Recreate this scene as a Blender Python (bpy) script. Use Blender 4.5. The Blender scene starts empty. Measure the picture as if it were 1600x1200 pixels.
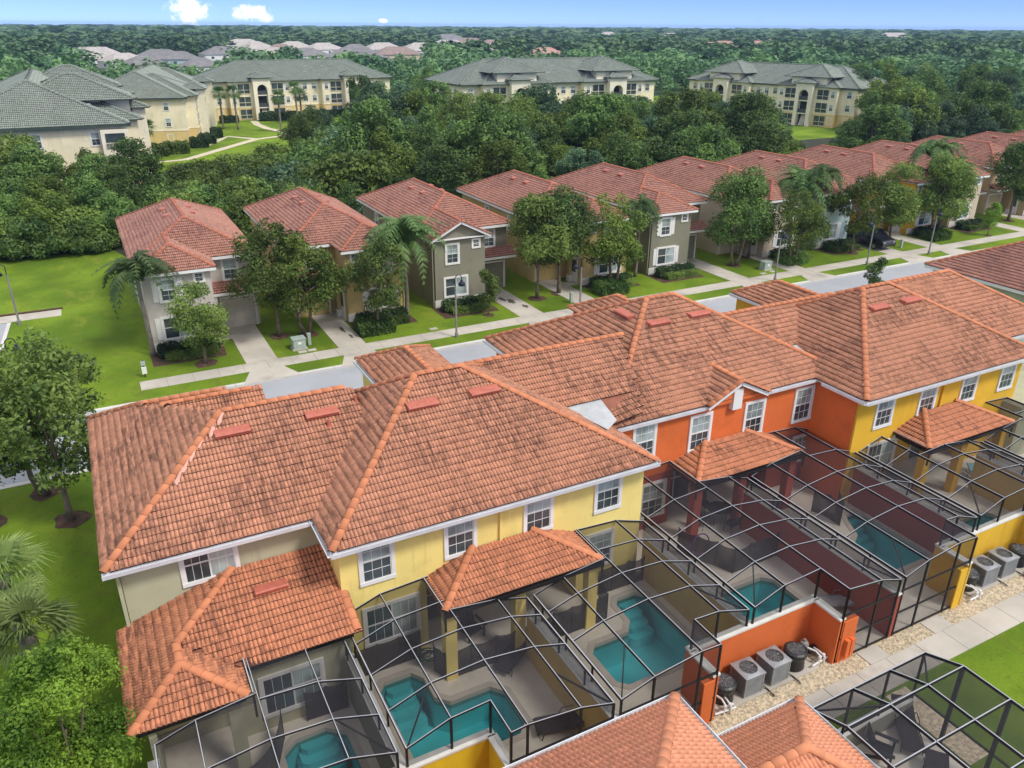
import bpy, bmesh, math, random
import numpy as np
from mathutils import Vector, Matrix
from mathutils.geometry import tessellate_polygon
random.seed(7); RNG = np.random.default_rng(7)
SC = bpy.context.scene
COL = SC.collection
R = math.radians

# ------------------------------------------------------------------ camera
CAM_H, FPX, PITCH, ROLL, YAW = 20.0, 1244.1, R(24.25), R(0.357), R(27.86)
fw = Vector((math.sin(YAW)*math.cos(PITCH), math.cos(YAW)*math.cos(PITCH), -math.sin(PITCH)))
rt0 = Vector((math.cos(YAW), -math.sin(YAW), 0)); up0 = rt0.cross(fw)
rt = rt0*math.cos(ROLL) + up0*math.sin(ROLL); up = up0*math.cos(ROLL) - rt0*math.sin(ROLL)
CP = Vector((0, 0, CAM_H))
cd = bpy.data.cameras.new('camera'); cam = bpy.data.objects.new('camera', cd); COL.objects.link(cam)
cd.sensor_fit = 'HORIZONTAL'; cd.sensor_width = 36.0; cd.lens = FPX/1600*36
cd.clip_start = 0.2; cd.clip_end = 60000
cam.matrix_world = Matrix(((rt.x, up.x, -fw.x, 0), (rt.y, up.y, -fw.y, 0), (rt.z, up.z, -fw.z, CAM_H), (0, 0, 0, 1)))
SC.camera = cam
def ray(x, y): return fw + rt*((x-800)/FPX) - up*((y-600)/FPX)
def px(x, y, z=0.0):                       # photo pixel -> point on the level z
    d = ray(x, y); return CP + d*((z-CAM_H)/d.z)
def pxY(x, y, Y):                          # photo pixel -> point on the wall plane Y
    d = ray(x, y); return CP + d*(Y/d.y)

# ------------------------------------------------------------------ sky, sun, exposure
SUN_EL, SUN_AZ = 52.0, 150.0               # azimuth clockwise from +Y
w = bpy.data.worlds.new('World'); SC.world = w; w.use_nodes = True
wn = w.node_tree.nodes; wl = w.node_tree.links
bg = wn['Background']; sky = wn.new('ShaderNodeTexSky'); sky.sky_type = 'NISHITA'
sky.sun_disc = False; sky.sun_elevation = R(SUN_EL); sky.sun_rotation = R(SUN_AZ)
sky.air_density = 0.4; sky.dust_density = 0.0; sky.ozone_density = 5.0; sky.altitude = 0
# broken cloud cover on a flat deck overhead, clear towards the horizon as in the photograph
def W_(t, **k):
    n = wn.new(t)
    for a, v in k.items(): setattr(n, a, v)
    return n
tc = W_('ShaderNodeTexCoord'); sp = W_('ShaderNodeSeparateXYZ'); wl.new(tc.outputs['Generated'], sp.inputs[0])
zz = W_('ShaderNodeMath', operation='MAXIMUM'); wl.new(sp.outputs[2], zz.inputs[0]); zz.inputs[1].default_value = .03
dv = W_('ShaderNodeVectorMath', operation='DIVIDE'); cz = W_('ShaderNodeCombineXYZ')
wl.new(tc.outputs['Generated'], dv.inputs[0])
for i in range(3): wl.new(zz.outputs[0], cz.inputs[i])
wl.new(cz.outputs[0], dv.inputs[1])
cn = W_('ShaderNodeTexNoise'); cn.inputs['Scale'].default_value = .8; cn.inputs['Detail'].default_value = 5; wl.new(dv.outputs[0], cn.inputs['Vector'])
cr = W_('ShaderNodeMapRange', interpolation_type='SMOOTHSTEP'); cr.inputs[1].default_value = .3; cr.inputs[2].default_value = .62; wl.new(cn.outputs[0], cr.inputs[0])
el = W_('ShaderNodeMapRange', interpolation_type='SMOOTHSTEP'); el.inputs[1].default_value = .07; el.inputs[2].default_value = .3; wl.new(sp.outputs[2], el.inputs[0])
cm_ = W_('ShaderNodeMath', operation='MULTIPLY'); wl.new(cr.outputs[0], cm_.inputs[0]); wl.new(el.outputs[0], cm_.inputs[1])
mxw = W_('ShaderNodeMix', data_type='RGBA'); wl.new(cm_.outputs[0], mxw.inputs[0]); tn = W_('ShaderNodeMix', data_type='RGBA', blend_type='MULTIPLY'); tn.inputs[0].default_value = 1; wl.new(sky.outputs[0], tn.inputs[6]); tn.inputs[7].default_value = (.46, .5, .8, 1); wl.new(tn.outputs[2], mxw.inputs[6]); mxw.inputs[7].default_value = (6.6, 6.7, 6.9, 1)
# the three small cumulus low over the left tree line
az = W_('ShaderNodeMath', operation='ARCTAN2'); wl.new(sp.outputs[0], az.inputs[0]); wl.new(sp.outputs[1], az.inputs[1])
n2 = W_('ShaderNodeTexNoise'); n2.inputs['Scale'].default_value = 70; n2.inputs['Detail'].default_value = 6; n2.inputs['Roughness'].default_value = .62; wl.new(tc.outputs['Generated'], n2.inputs['Vector'])
def mth(op, a, b_=None):
    n = W_('ShaderNodeMath', operation=op)
    for i, v in enumerate((a, b_)):
        if v is None: continue
        if isinstance(v, (int, float)): n.inputs[i].default_value = v
        else: wl.new(v, n.inputs[i])
    return n.outputs[0]
acc = None
for (cx_, cy_, wpx, hpx) in ((297, 17, 40, 22), (396, 22, 38, 15), (598, 33, 9, 4)):
    d_ = ray(cx_, cy_).normalized(); a0, e0 = math.atan2(d_.x, d_.y), d_.z; wa, wh = wpx/FPX, hpx/FPX
    dx_ = mth('DIVIDE', mth('SUBTRACT', az.outputs[0], a0), wa); dz_ = mth('DIVIDE', mth('SUBTRACT', sp.outputs[2], e0), wh)
    e_ = mth('ADD', mth('MULTIPLY', dx_, dx_), mth('MULTIPLY', dz_, dz_)); v_ = mth('ADD', mth('SUBTRACT', .75, e_), mth('MULTIPLY', mth('SUBTRACT', n2.outputs[0], .5), 2.6))
    acc = v_ if acc is None else mth('MAXIMUM', acc, v_)
cl = W_('ShaderNodeMapRange', interpolation_type='SMOOTHSTEP'); cl.inputs[1].default_value = .1; cl.inputs[2].default_value = .85; cl.inputs[4].default_value = .9; wl.new(acc, cl.inputs[0])
mx2 = W_('ShaderNodeMix', data_type='RGBA'); wl.new(cl.outputs[0], mx2.inputs[0]); wl.new(mxw.outputs[2], mx2.inputs[6]); mx2.inputs[7].default_value = (6.6, 6.5, 6.8, 1)
wl.new(mx2.outputs[2], bg.inputs[0]); bg.inputs[1].default_value = 0.12
sl = bpy.data.lights.new('sun', 'SUN'); sl.energy = 1.5; sl.angle = R(12); sl.color = (1.0, 0.955, 0.89)
so = bpy.data.objects.new('sun', sl); COL.objects.link(so)
sd = Vector((math.sin(R(SUN_AZ))*math.cos(R(SUN_EL)), math.cos(R(SUN_AZ))*math.cos(R(SUN_EL)), math.sin(R(SUN_EL))))
so.rotation_euler = sd.to_track_quat('Z', 'Y').to_euler(); so.location = (0, 0, 80)
SC.view_settings.view_transform = 'Standard'; SC.view_settings.look = 'None'
SC.view_settings.exposure = 0.9; SC.view_settings.gamma = 1.0
SC.render.engine = 'CYCLES'
SC.cycles.max_bounces = 8; SC.cycles.transparent_max_bounces = 24
SC.cycles.diffuse_bounces = 3; SC.cycles.glossy_bounces = 3; SC.cycles.transmission_bounces = 4
SC.cycles.caustics_reflective = False; SC.cycles.caustics_refractive = False
SC.cycles.use_denoising = True

# ------------------------------------------------------------------ materials
MATS = {}
def nodes_of(name):
    m = bpy.data.materials.new(name); m.use_nodes = True
    nt = m.node_tree; return m, nt, nt.nodes, nt.links, nt.nodes['Principled BSDF']
def mixc(nt, a, b, fac, mode='MIX'):
    n = nt.nodes.new('ShaderNodeMix'); n.data_type = 'RGBA'; n.blend_type = mode
    for s, v in ((6, a), (7, b)):
        if isinstance(v, (tuple, list)): n.inputs[s].default_value = (*v[:3], 1)
        else: nt.links.new(v, n.inputs[s])
    if isinstance(fac, (int, float)): n.inputs[0].default_value = fac
    else: nt.links.new(fac, n.inputs[0])
    return n.outputs[2]
def noise(nt, scale, detail=4, rough=.55, vec=None, stretch=None, dist=0):
    if vec is None:
        g = nt.nodes.new('ShaderNodeNewGeometry'); vec = g.outputs['Position']
    if stretch:
        mp = nt.nodes.new('ShaderNodeMapping'); mp.inputs['Scale'].default_value = stretch
        nt.links.new(vec, mp.inputs[0]); vec = mp.outputs[0]
    n = nt.nodes.new('ShaderNodeTexNoise'); n.inputs['Scale'].default_value = scale
    n.inputs['Detail'].default_value = detail; n.inputs['Roughness'].default_value = rough
    n.inputs['Distortion'].default_value = dist
    nt.links.new(vec, n.inputs['Vector']); return n.outputs[0]
def ramp(nt, fac, lo, hi, a=0.0, b=1.0):
    n = nt.nodes.new('ShaderNodeMapRange'); n.interpolation_type = 'SMOOTHSTEP'
    n.inputs[1].default_value = lo; n.inputs[2].default_value = hi
    n.inputs[3].default_value = a; n.inputs[4].default_value = b
    nt.links.new(fac, n.inputs[0]); return n.outputs[0]
def mul(nt, a, b):
    n = nt.nodes.new('ShaderNodeMath'); n.operation = 'MULTIPLY'
    for i, v in ((0, a), (1, b)):
        if isinstance(v, (int, float)): n.inputs[i].default_value = v
        else: nt.links.new(v, n.inputs[i])
    return n.outputs[0]
def bump(nt, b, h, strength, dist=.02):
    n = nt.nodes.new('ShaderNodeBump'); n.inputs['Strength'].default_value = strength
    n.inputs['Distance'].default_value = dist
    nt.links.new(h, n.inputs['Height']); nt.links.new(n.outputs[0], b.inputs['Normal'])
def sc_(c, k): return tuple(min(1, max(0, v*k)) for v in c)
def M(name, col, rough=.7, var=.18, scale=1.2, fine=.08, fscale=18, metal=0, spec=.4, bmp=0, bscale=40, stain=None, sfac=.0, sscale=.6):
    if name in MATS: return MATS[name]
    m, nt, n, l, b = nodes_of(name)
    c = mixc(nt, sc_(col, 1-var), sc_(col, 1+var), ramp(nt, noise(nt, scale), .3, .7))
    if fine: c = mixc(nt, c, sc_(col, .45), mul(nt, ramp(nt, noise(nt, fscale, 3), .5, .8), fine*3))
    if stain: c = mixc(nt, c, stain, mul(nt, ramp(nt, noise(nt, sscale, 6, .65), .5, .72), sfac))
    l.new(c, b.inputs['Base Color']); b.inputs['Roughness'].default_value = rough
    b.inputs['Metallic'].default_value = metal; b.inputs['Specular IOR Level'].default_value = spec
    if bmp: bump(nt, b, noise(nt, bscale, 3), bmp)
    MATS[name] = m; return m
def tile_mat(name, col, dark, sf=.85, hi=None, var=.12):
    m, nt, n, l, b = nodes_of(name)
    hi = hi or sc_(col, 1.35)
    c = mixc(nt, sc_(col, 1-var), sc_(hi, .76+2*var), ramp(nt, noise(nt, 4.5, 2, .6), .3, .72))
    c = mixc(nt, c, sc_(col, 1.12), mul(nt, ramp(nt, noise(nt, .35, 3), .4, .65), .5))
    big = ramp(nt, noise(nt, .33, 4, .55), .46, .66)
    fin = ramp(nt, noise(nt, 4.2, 5, .75), .46, .6)
    c = mixc(nt, c, dark, mul(nt, mul(nt, big, fin), sf*.5))
    st = mul(nt, ramp(nt, noise(nt, 9, 4, .7, stretch=(1, .14, .14)), .46, .6), ramp(nt, noise(nt, .5, 3, .5), .36, .62))
    c = mixc(nt, c, sc_(dark, 1.4), mul(nt, st, sf*.75))
    c = mixc(nt, c, sc_(dark, 2.0), mul(nt, ramp(nt, noise(nt, 13, 3, .7), .58, .75), .25))
    l.new(c, b.inputs['Base Color']); b.inputs['Roughness'].default_value = .82
    b.inputs['Specular IOR Level'].default_value = .25
    bump(nt, b, noise(nt, 60, 2), .25, .01); MATS[name] = m; return m
TILE = tile_mat('terracotta_tile', (.48, .225, .135), (.055, .028, .022))
TILE_LOW = tile_mat('terracotta_tile_fresh', (.5, .202, .105), (.05, .025, .02), .8)
CAP = M('terracotta_cap', (.58, .215, .1), .8, .09, 1.2, .05, 14, stain=(.12, .05, .03), sfac=.15, sscale=2.5)
TILE_FAR = tile_mat('weathered_red_tile', (.41, .205, .15), (.11, .052, .05), .8)
TILE_NEAR = tile_mat('salmon_tile', (.68, .29, .165), (.2, .07, .04), .15, None, .05)
UNDER = M('roof_underlay', (.26, .095, .058), .9)
TILE_GREEN = tile_mat('grey_green_tile', (.26, .295, .25), (.09, .105, .085), .55, hi=(.4, .44, .38))
UNDER_GREEN = M('green_underlay', (.05, .062, .048), .9)
def stucco(name, col):
    m = M(name, col, .9, .07, .5, .03, 30, bmp=.22, bscale=90, stain=sc_(col, .7), sfac=.4, sscale=.9)
    nt = m.node_tree; b = nt.nodes['Principled BSDF']; src = b.inputs['Base Color'].links[0].from_socket      # rain streaks down the wall
    st = mul(nt, ramp(nt, noise(nt, 3.2, 5, .7, stretch=(1, 1, .09)), .52, .7), ramp(nt, noise(nt, .4, 3), .4, .65))
    nt.links.new(mixc(nt, src, sc_(col, .58), mul(nt, st, .38)), b.inputs['Base Color']); return m
YELLOW = stucco('pale_yellow_stucco', (.88, .71, .23)); GOLD = stucco('golden_stucco', (.74, .43, .032))
ORANGE = stucco('orange_stucco', (.7, .155, .036)); SAGE = stucco('sage_stucco', (.47, .46, .31))
MAROON = stucco('brick_red_stucco', (.36, .075, .05)); BUFF = stucco('buff_stucco', (.62, .43, .12))
OLIVE = stucco('olive_grey_stucco', (.235, .225, .165)); LILAC = stucco('pale_grey_stucco', (.56, .52, .47))
TAN = stucco('tan_yellow_stucco', (.54, .41, .18)); BEIGE = stucco('beige_stucco', (.6, .5, .36))
SKY_BLUE = stucco('pale_blue_stucco', (.44, .55, .56)); AMBER = stucco('amber_stucco', (.72, .4, .03))
CREAM = stucco('cream_stucco', (.86, .77, .54)); IVORY = stucco('ivory_stucco', (.85, .78, .6)); PALEBUFF = stucco('buff_ground_floor', (.78, .58, .25))
WHITE = M('white_paint', (.8, .79, .76), .55, .05, 1, .02, 25)
TRIM = M('trim_white', (.78, .77, .74), .6, .05, 1, .03, 20)
WCONC = M('capstone', (.7, .68, .62), .8, .08, 2, .05, 20)
GUTTER = M('gutter_metal', (.72, .72, .74), .35, .08, 2, .05, 12, spec=.5)
CONC = M('concrete', (.5, .455, .385), .9, .1, .5, .05, 25, bmp=.1, bscale=60, stain=(.22, .19, .15), sfac=.5, sscale=.45)
DECK = M('deck_coating', (.74, .67, .56), .85, .05, .6, .03, 40, bmp=.08, bscale=120, stain=(.36, .31, .25), sfac=.3, sscale=.8)
ASPH = M('grey_asphalt', (.36, .37, .39), .92, .06, .25, .06, 40, bmp=.15, bscale=150, stain=(.26, .265, .28), sfac=.4, sscale=.2)
KERB = M('kerb_concrete', (.6, .58, .54), .9, .08, .8, .05, 20)
MULCH = M('mulch', (.09, .05, .032), .95, .35, 3, .2, 30, bmp=.6, bscale=25)
BRONZE = M('bronze_aluminium', (.016, .014, .015), .45, .15, 3, 0, metal=0, spec=.35)
SKY_SHEEN = M('sky_sheen', (.42, .43, .46), .45, .06, 3, .03, 20, spec=.4)  # pale colour painting the sky's reflection on the beam tops
BLACKP = M('black_plastic', (.02, .02, .022), .4, .2, 5, .05, 30, spec=.5)
GREYM = M('grey_sheet_metal', (.33, .34, .35), .5, .1, 4, .05, 30, metal=.3)
DARKGRILL = M('dark_grille', (.06, .065, .07), .6, .2, 8)
PVC = M('white_pvc', (.76, .75, .72), .45, .05, 3, .04, 25)
VENT = M('red_roof_vent', (.46, .13, .085), .6, .12, 5, .05, 20)
BLIND = M('window_blind', (.55, .58, .55), .8, .08, 4, 0)
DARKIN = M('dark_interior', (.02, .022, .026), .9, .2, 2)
SLING = M('brown_sling', (.045, .037, .037), .85, .15, 8, .05, 60)
TEALSL = M('aqua_sling', (.22, .5, .52), .8, .1, 8, .05, 40)
GREYSL = M('grey_sling', (.45, .43, .43), .8, .1, 8, .05, 40)
BARK = M('bark', (.16, .125, .095), .95, .3, 3, .15, 25, bmp=.5, bscale=15)
PALMB = M('palm_bark', (.2, .17, .14), .95, .25, 4, .15, 30, bmp=.6, bscale=20)
MARL = M('bleached_bark', (.36, .32, .27), .95, .2, 3, .1, 30)
ROCK = M('river_gravel', (.55, .45, .31), .9, .35, 9, .15, 40)
HOSE = M('green_hose', (.05, .14, .06), .5, .1, 5)
PURPLE = M('purple_hoop', (.16, .04, .2), .4, .1, 4)
STEEL = M('galvanised_pole', (.23, .22, .215), .55, .12, 3, .08, 15)
NAVY = M('navy_lantern', (.012, .014, .03), .35, .2, 5)
UTIL = M('utility_green', (.36, .43, .38), .6, .08, 3, .05, 20)
MEMB = M('roof_membrane', (.44, .45, .45), .6, .1, 2, .08, 10)
def glass_mat(name, col, rough=.04):
    m, nt, n, l, b = nodes_of(name)
    l.new(mixc(nt, sc_(col, .6), sc_(col, 1.5), ramp(nt, noise(nt, .9, 2), .3, .7)), b.inputs['Base Color'])
    b.inputs['Roughness'].default_value = rough; b.inputs['Specular IOR Level'].default_value = .6
    MATS[name] = m; return m
GLASS = glass_mat('window_glass', (.05, .066, .072)); GLASS2 = glass_mat('blind_glass', (.3, .36, .35), .08)
def screen_mat(name, op, col=(.035, .033, .04)):
    m, nt, n, l, b = nodes_of(name)
    b.inputs['Base Color'].default_value = (*col, 1); b.inputs['Roughness'].default_value = .7
    b.inputs['Specular IOR Level'].default_value = .3
    t = n.new('ShaderNodeBsdfTransparent'); mx = n.new('ShaderNodeMixShader')
    v = ramp(nt, noise(nt, .8, 2), .3, .7, op*.93, op*1.07); l.new(v, mx.inputs[0])
    l.new(t.outputs[0], mx.inputs[1]); l.new(b.outputs[0], mx.inputs[2])
    l.new(mx.outputs[0], n['Material Output'].inputs[0]); MATS[name] = m; return m
SCREEN = screen_mat('insect_screen', .41, (.024, .023, .03)); FENCEM = screen_mat('pool_fence_mesh', .86, (.045, .042, .046))
m, nt, n, l, b = nodes_of('pool_water')
t = n.new('ShaderNodeBsdfTransparent'); t.inputs[0].default_value = (.32, .79, .81, 1)
gl = n.new('ShaderNodeBsdfGlossy'); gl.inputs['Roughness'].default_value = .03
fr = n.new('ShaderNodeFresnel'); fr.inputs[0].default_value = 1.33; mx = n.new('ShaderNodeMixShader')
bp = n.new('ShaderNodeBump'); bp.inputs['Strength'].default_value = .22; bp.inputs['Distance'].default_value = .03
l.new(noise(nt, 3.2, 3), bp.inputs['Height']); l.new(bp.outputs[0], gl.inputs['Normal']); l.new(bp.outputs[0], fr.inputs['Normal'])
l.new(fr.outputs[0], mx.inputs[0]); l.new(t.outputs[0], mx.inputs[1]); l.new(gl.outputs[0], mx.inputs[2])
l.new(mx.outputs[0], n['Material Output'].inputs[0]); WATER = m
POOLIN = M('pool_plaster', (.55, .84, .85), .6, .08, 1, 0)
COPING = M('pool_coping', (.55, .49, .41), .8, .06, 2, .03, 30)
def leaf_mat(name, lo, hi, trans=.25, scale=.55, rnd=(.68, 1.42)):
    m, nt, n, l, b = nodes_of(name)
    oi = n.new('ShaderNodeObjectInfo')
    c = mixc(nt, lo, hi, ramp(nt, noise(nt, scale, 3, .6), .32, .68))
    f = noise(nt, 7, 2, .7); c = mixc(nt, c, sc_(hi, 1.5), mul(nt, ramp(nt, f, .55, .75), .45))
    hs = n.new('ShaderNodeHueSaturation')
    hs.inputs['Hue'].default_value = .5
    l.new(ramp(nt, oi.outputs['Random'], 0, 1, *rnd), hs.inputs['Value'])
    l.new(c, hs.inputs['Color']); c = hs.outputs[0]
    l.new(c, b.inputs['Base Color']); b.inputs['Roughness'].default_value = .55; b.inputs['Specular IOR Level'].default_value = .25
    tr = n.new('ShaderNodeBsdfTranslucent'); l.new(c, tr.inputs[0]); mx = n.new('ShaderNodeMixShader'); mx.inputs[0].default_value = trans
    l.new(b.outputs[0], mx.inputs[1]); l.new(tr.outputs[0], mx.inputs[2]); l.new(mx.outputs[0], n['Material Output'].inputs[0])
    MATS[name] = m; return m
LEAF_DARK = leaf_mat('dark_foliage', (.048, .1, .028), (.17, .275, .066))
LEAF_MID = leaf_mat('street_foliage', (.065, .115, .023), (.2, .28, .06))
LEAF_LIME = leaf_mat('bright_foliage', (.06, .14, .014), (.25, .42, .05), .35)
LEAF_BLUE = leaf_mat('bluish_foliage', (.05, .105, .055), (.135, .225, .11))
LEAF_OLIVE = leaf_mat('olive_foliage', (.06, .105, .02), (.17, .24, .042))
LEAF_PALM = leaf_mat('palm_foliage', (.045, .1, .026), (.15, .23, .075), .3)
LEAF_FAN = leaf_mat('fan_palm_foliage', (.08, .14, .03), (.25, .32, .1), .3)
LEAF_NEAR = leaf_mat('near_bright_foliage', (.07, .15, .016), (.27, .43, .05), .35, .9, (1, 1))
LEAF_HEDGE = leaf_mat('hedge_foliage', (.018, .04, .014), (.05, .09, .028), .15)
LEAF_FAR = leaf_mat('far_foliage', (.036, .095, .045), (.14, .25, .09), .2, .045)
def grass_mat(name, a, b_, c_):
    m, nt, n, l, b = nodes_of(name)
    c = mixc(nt, a, b_, ramp(nt, noise(nt, .14, 4, .6), .36, .66))
    c = mixc(nt, c, c_, mul(nt, ramp(nt, noise(nt, .55, 5, .65, stretch=(1, .35, 1)), .52, .74), .6))
    c = mixc(nt, c, (a[0]*1.5, a[1]*.95, a[2]*2.2), mul(nt, ramp(nt, noise(nt, .9, 6, .7, dist=.6), .5, .7), .6))
    c = mixc(nt, c, sc_(a, .5), mul(nt, ramp(nt, noise(nt, 2.2, 5, .7), .52, .75), .4))
    c = mixc(nt, c, sc_(a, .45), mul(nt, ramp(nt, noise(nt, 9, 5, .75), .5, .72), .6))
    l.new(c, b.inputs['Base Color']); b.inputs['Roughness'].default_value = .95; b.inputs['Specular IOR Level'].default_value = .15
    bump(nt, b, noise(nt, 22, 5, .75), .7, .06); MATS[name] = m; return m
GRASS = grass_mat('lawn_grass', (.1, .175, .012), (.19, .29, .02), (.27, .3, .035))
FLOOR = M('leaf_litter', (.03, .035, .018), .95, .4, .5, .2, 6)
FARG = grass_mat('far_ground', (.04, .075, .03), (.055, .09, .035), (.06, .08, .035))
# ------------------------------------------------------------------ mesh helpers
def mesh_np(name, V, F, mats, mi=None, smooth=False):      # V (n,3), F (m,4) quads or (m,3) tris
    me = bpy.data.meshes.new(name); V = np.asarray(V, np.float32); F = np.asarray(F, np.int32); k = F.shape[1]
    me.vertices.add(len(V)); me.vertices.foreach_set('co', V.ravel())
    me.loops.add(F.size); me.loops.foreach_set('vertex_index', F.ravel())
    me.polygons.add(len(F)); me.polygons.foreach_set('loop_start', np.arange(len(F), dtype=np.int32)*k)
    me.polygons.foreach_set('loop_total', np.full(len(F), k, np.int32))
    if mi is not None: me.polygons.foreach_set('material_index', np.asarray(mi, np.int32))
    if smooth: me.polygons.foreach_set('use_smooth', np.ones(len(F), bool))
    for m_ in mats: me.materials.append(m_)
    me.update(calc_edges=True); me.validate(); return me
class MB:
    def __init__(s): s.v = []; s.f = []
    def add(s, vs, fs):
        o = len(s.v); s.v += [tuple(v) for v in vs]; s.f += [tuple(i+o for i in f) for f in fs]; return s
    def box(s, x0, x1, y0, y1, z0, z1):
        vs = [(x, y, z) for z in (z0, z1) for y in (y0, y1) for x in (x0, x1)]
        return s.add(vs, [(0, 2, 3, 1), (4, 5, 7, 6), (0, 1, 5, 4), (2, 6, 7, 3), (0, 4, 6, 2), (1, 3, 7, 5)])
    def cbox(s, c, d): return s.box(c[0]-d[0]/2, c[0]+d[0]/2, c[1]-d[1]/2, c[1]+d[1]/2, c[2]-d[2]/2, c[2]+d[2]/2)
    def beam(s, p, q, w_, h_, upv=(0, 0, 1)):
        p, q = Vector(p), Vector(q); d = (q-p).normalized(); u_ = Vector(upv)
        if abs(d.dot(u_)) > .98: u_ = Vector((0, 1, 0))
        sx = d.cross(u_).normalized()*w_/2; sz = sx.cross(d).normalized()*h_/2
        vs = [e+a*sx+b_*sz for e in (p, q) for a, b_ in ((-1, -1), (1, -1), (1, 1), (-1, 1))]
        return s.add(vs, [(0, 1, 2, 3), (7, 6, 5, 4), (0, 4, 5, 1), (1, 5, 6, 2), (2, 6, 7, 3), (3, 7, 4, 0)])
    def tube(s, pts, rad, n=8, cap=True):
        pts = [Vector(p) for p in pts]; rad = rad if isinstance(rad, (list, tuple)) else [rad]*len(pts)
        ref = None; vs = []
        for i, p in enumerate(pts):
            d = (pts[min(i+1, len(pts)-1)]-pts[max(i-1, 0)]).normalized()
            if ref is None: ref = d.orthogonal().normalized()
            ref = (ref-d*ref.dot(d)).normalized(); bi = d.cross(ref)
            vs += [p+(ref*math.cos(2*math.pi*k/n)+bi*math.sin(2*math.pi*k/n))*rad[i] for k in range(n)]
        fs = [(i*n+k, i*n+(k+1) % n, (i+1)*n+(k+1) % n, (i+1)*n+k) for i in range(len(pts)-1) for k in range(n)]
        if cap: fs += [tuple(range(n-1, -1, -1)), tuple(range((len(pts)-1)*n, len(pts)*n))]
        return s.add(vs, fs)
    def lathe(s, prof, c=(0, 0, 0), n=16, axis='z'):
        vs = []
        for r_, z in prof:
            for k in range(n):
                a = 2*math.pi*k/n; q = (r_*math.cos(a), r_*math.sin(a), z)
                if axis == 'x': q = (q[2], q[0], q[1])
                if axis == 'y': q = (q[0], q[2], q[1])
                vs.append((c[0]+q[0], c[1]+q[1], c[2]+q[2]))
        m_ = len(prof); fs = [(i*n+k, i*n+(k+1) % n, (i+1)*n+(k+1) % n, (i+1)*n+k) for i in range(m_-1) for k in range(n)]
        fs += [tuple(range(n-1, -1, -1)), tuple(range((m_-1)*n, m_*n))]
        return s.add(vs, fs)
    def poly(s, pts): return s.add(pts, [tuple(range(len(pts)))])
    def prism(s, pts, z0, z1):                        # pts xy polygon
        n = len(pts); vs = [(p[0], p[1], z0) for p in pts]+[(p[0], p[1], z1) for p in pts]
        return s.add(vs, [tuple(range(n-1, -1, -1)), tuple(range(n, 2*n))]+[(i, (i+1) % n, (i+1) % n+n, i+n) for i in range(n)])
    def holed(s, outer, holes, z):
        loops = [[Vector((p[0], p[1], z)) for p in lp] for lp in [outer]+holes]
        tr = tessellate_polygon(loops); flat = [v for lp in loops for v in lp]
        fs = []
        for t_ in tr:
            a, b_, c = (flat[i] for i in t_)
            fs.append(tuple(t_) if (b_-a).cross(c-a).z > 0 else tuple(reversed(t_)))
        return s.add(flat, fs)
    def mesh(s, name, mat, smooth=False):
        me = bpy.data.meshes.new(name); me.from_pydata(s.v, [], s.f); me.materials.append(mat)
        if smooth: me.polygons.foreach_set('use_smooth', [True]*len(me.polygons))
        me.update(); return me
    def build(s, name, mat, parent=None, smooth=False, bevel=0):
        me = s.mesh(name, mat, smooth)
        if bevel:
            bm = bmesh.new(); bm.from_mesh(me); bmesh.ops.bevel(bm, geom=bm.edges[:], offset=bevel, segments=1, affect='EDGES'); bm.to_mesh(me); bm.free()
        return place(name, me, parent)
def place(name, me, parent=None, mat4=None):
    o = bpy.data.objects.new(name, me); COL.objects.link(o)
    if parent is not None: o.parent = parent
    if mat4 is not None: o.matrix_basis = mat4
    return o
def tag(o, label, cat, group=None, kind=None):
    if label: o['label'] = label
    if cat: o['category'] = cat
    if group: o['group'] = group
    if kind: o['kind'] = kind
    return o
def thing(name, label, cat, loc=(0, 0, 0), rz=0, group=None):
    o = bpy.data.objects.new(name, None); COL.objects.link(o); o.location = loc; o.rotation_euler = (0, 0, rz)
    o.empty_display_size = .3
    return tag(o, label, cat, group)
def struct(name, mb, mat, label=None, cat=None):
    o = mb.build(name, mat); o['kind'] = 'structure'
    tag(o, label, cat); return o
def children_of(o): return [c for c in KIDS.get(o.name, [])]
KIDS = {}
def index_kids():
    KIDS.clear()
    for o in COL.objects:
        if o.parent: KIDS.setdefault(o.parent.name, []).append(o)
def copy_tree(src, loc, rz=0, scale=1.0, label=None, group=None, swap=None):
    # copies a thing, its parts and their sub-parts, mesh data shared
    def cp(o, par):
        c = o.copy(); COL.objects.link(c); c.parent = par
        if swap and o.type == 'MESH':
            for sl_ in c.material_slots:
                if sl_.material and sl_.material.name in swap:
                    nm = swap[sl_.material.name]; sl_.link = 'OBJECT'; sl_.material = nm
        for k in KIDS.get(o.name, []): cp(k, c)
        return c
    c = cp(src, None); c.location = loc; c.rotation_euler = (0, 0, rz)
    c.scale = scale if isinstance(scale, (tuple, list)) else (scale,)*3
    if label: c['label'] = label
    if group: c['group'] = group
    return c

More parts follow.
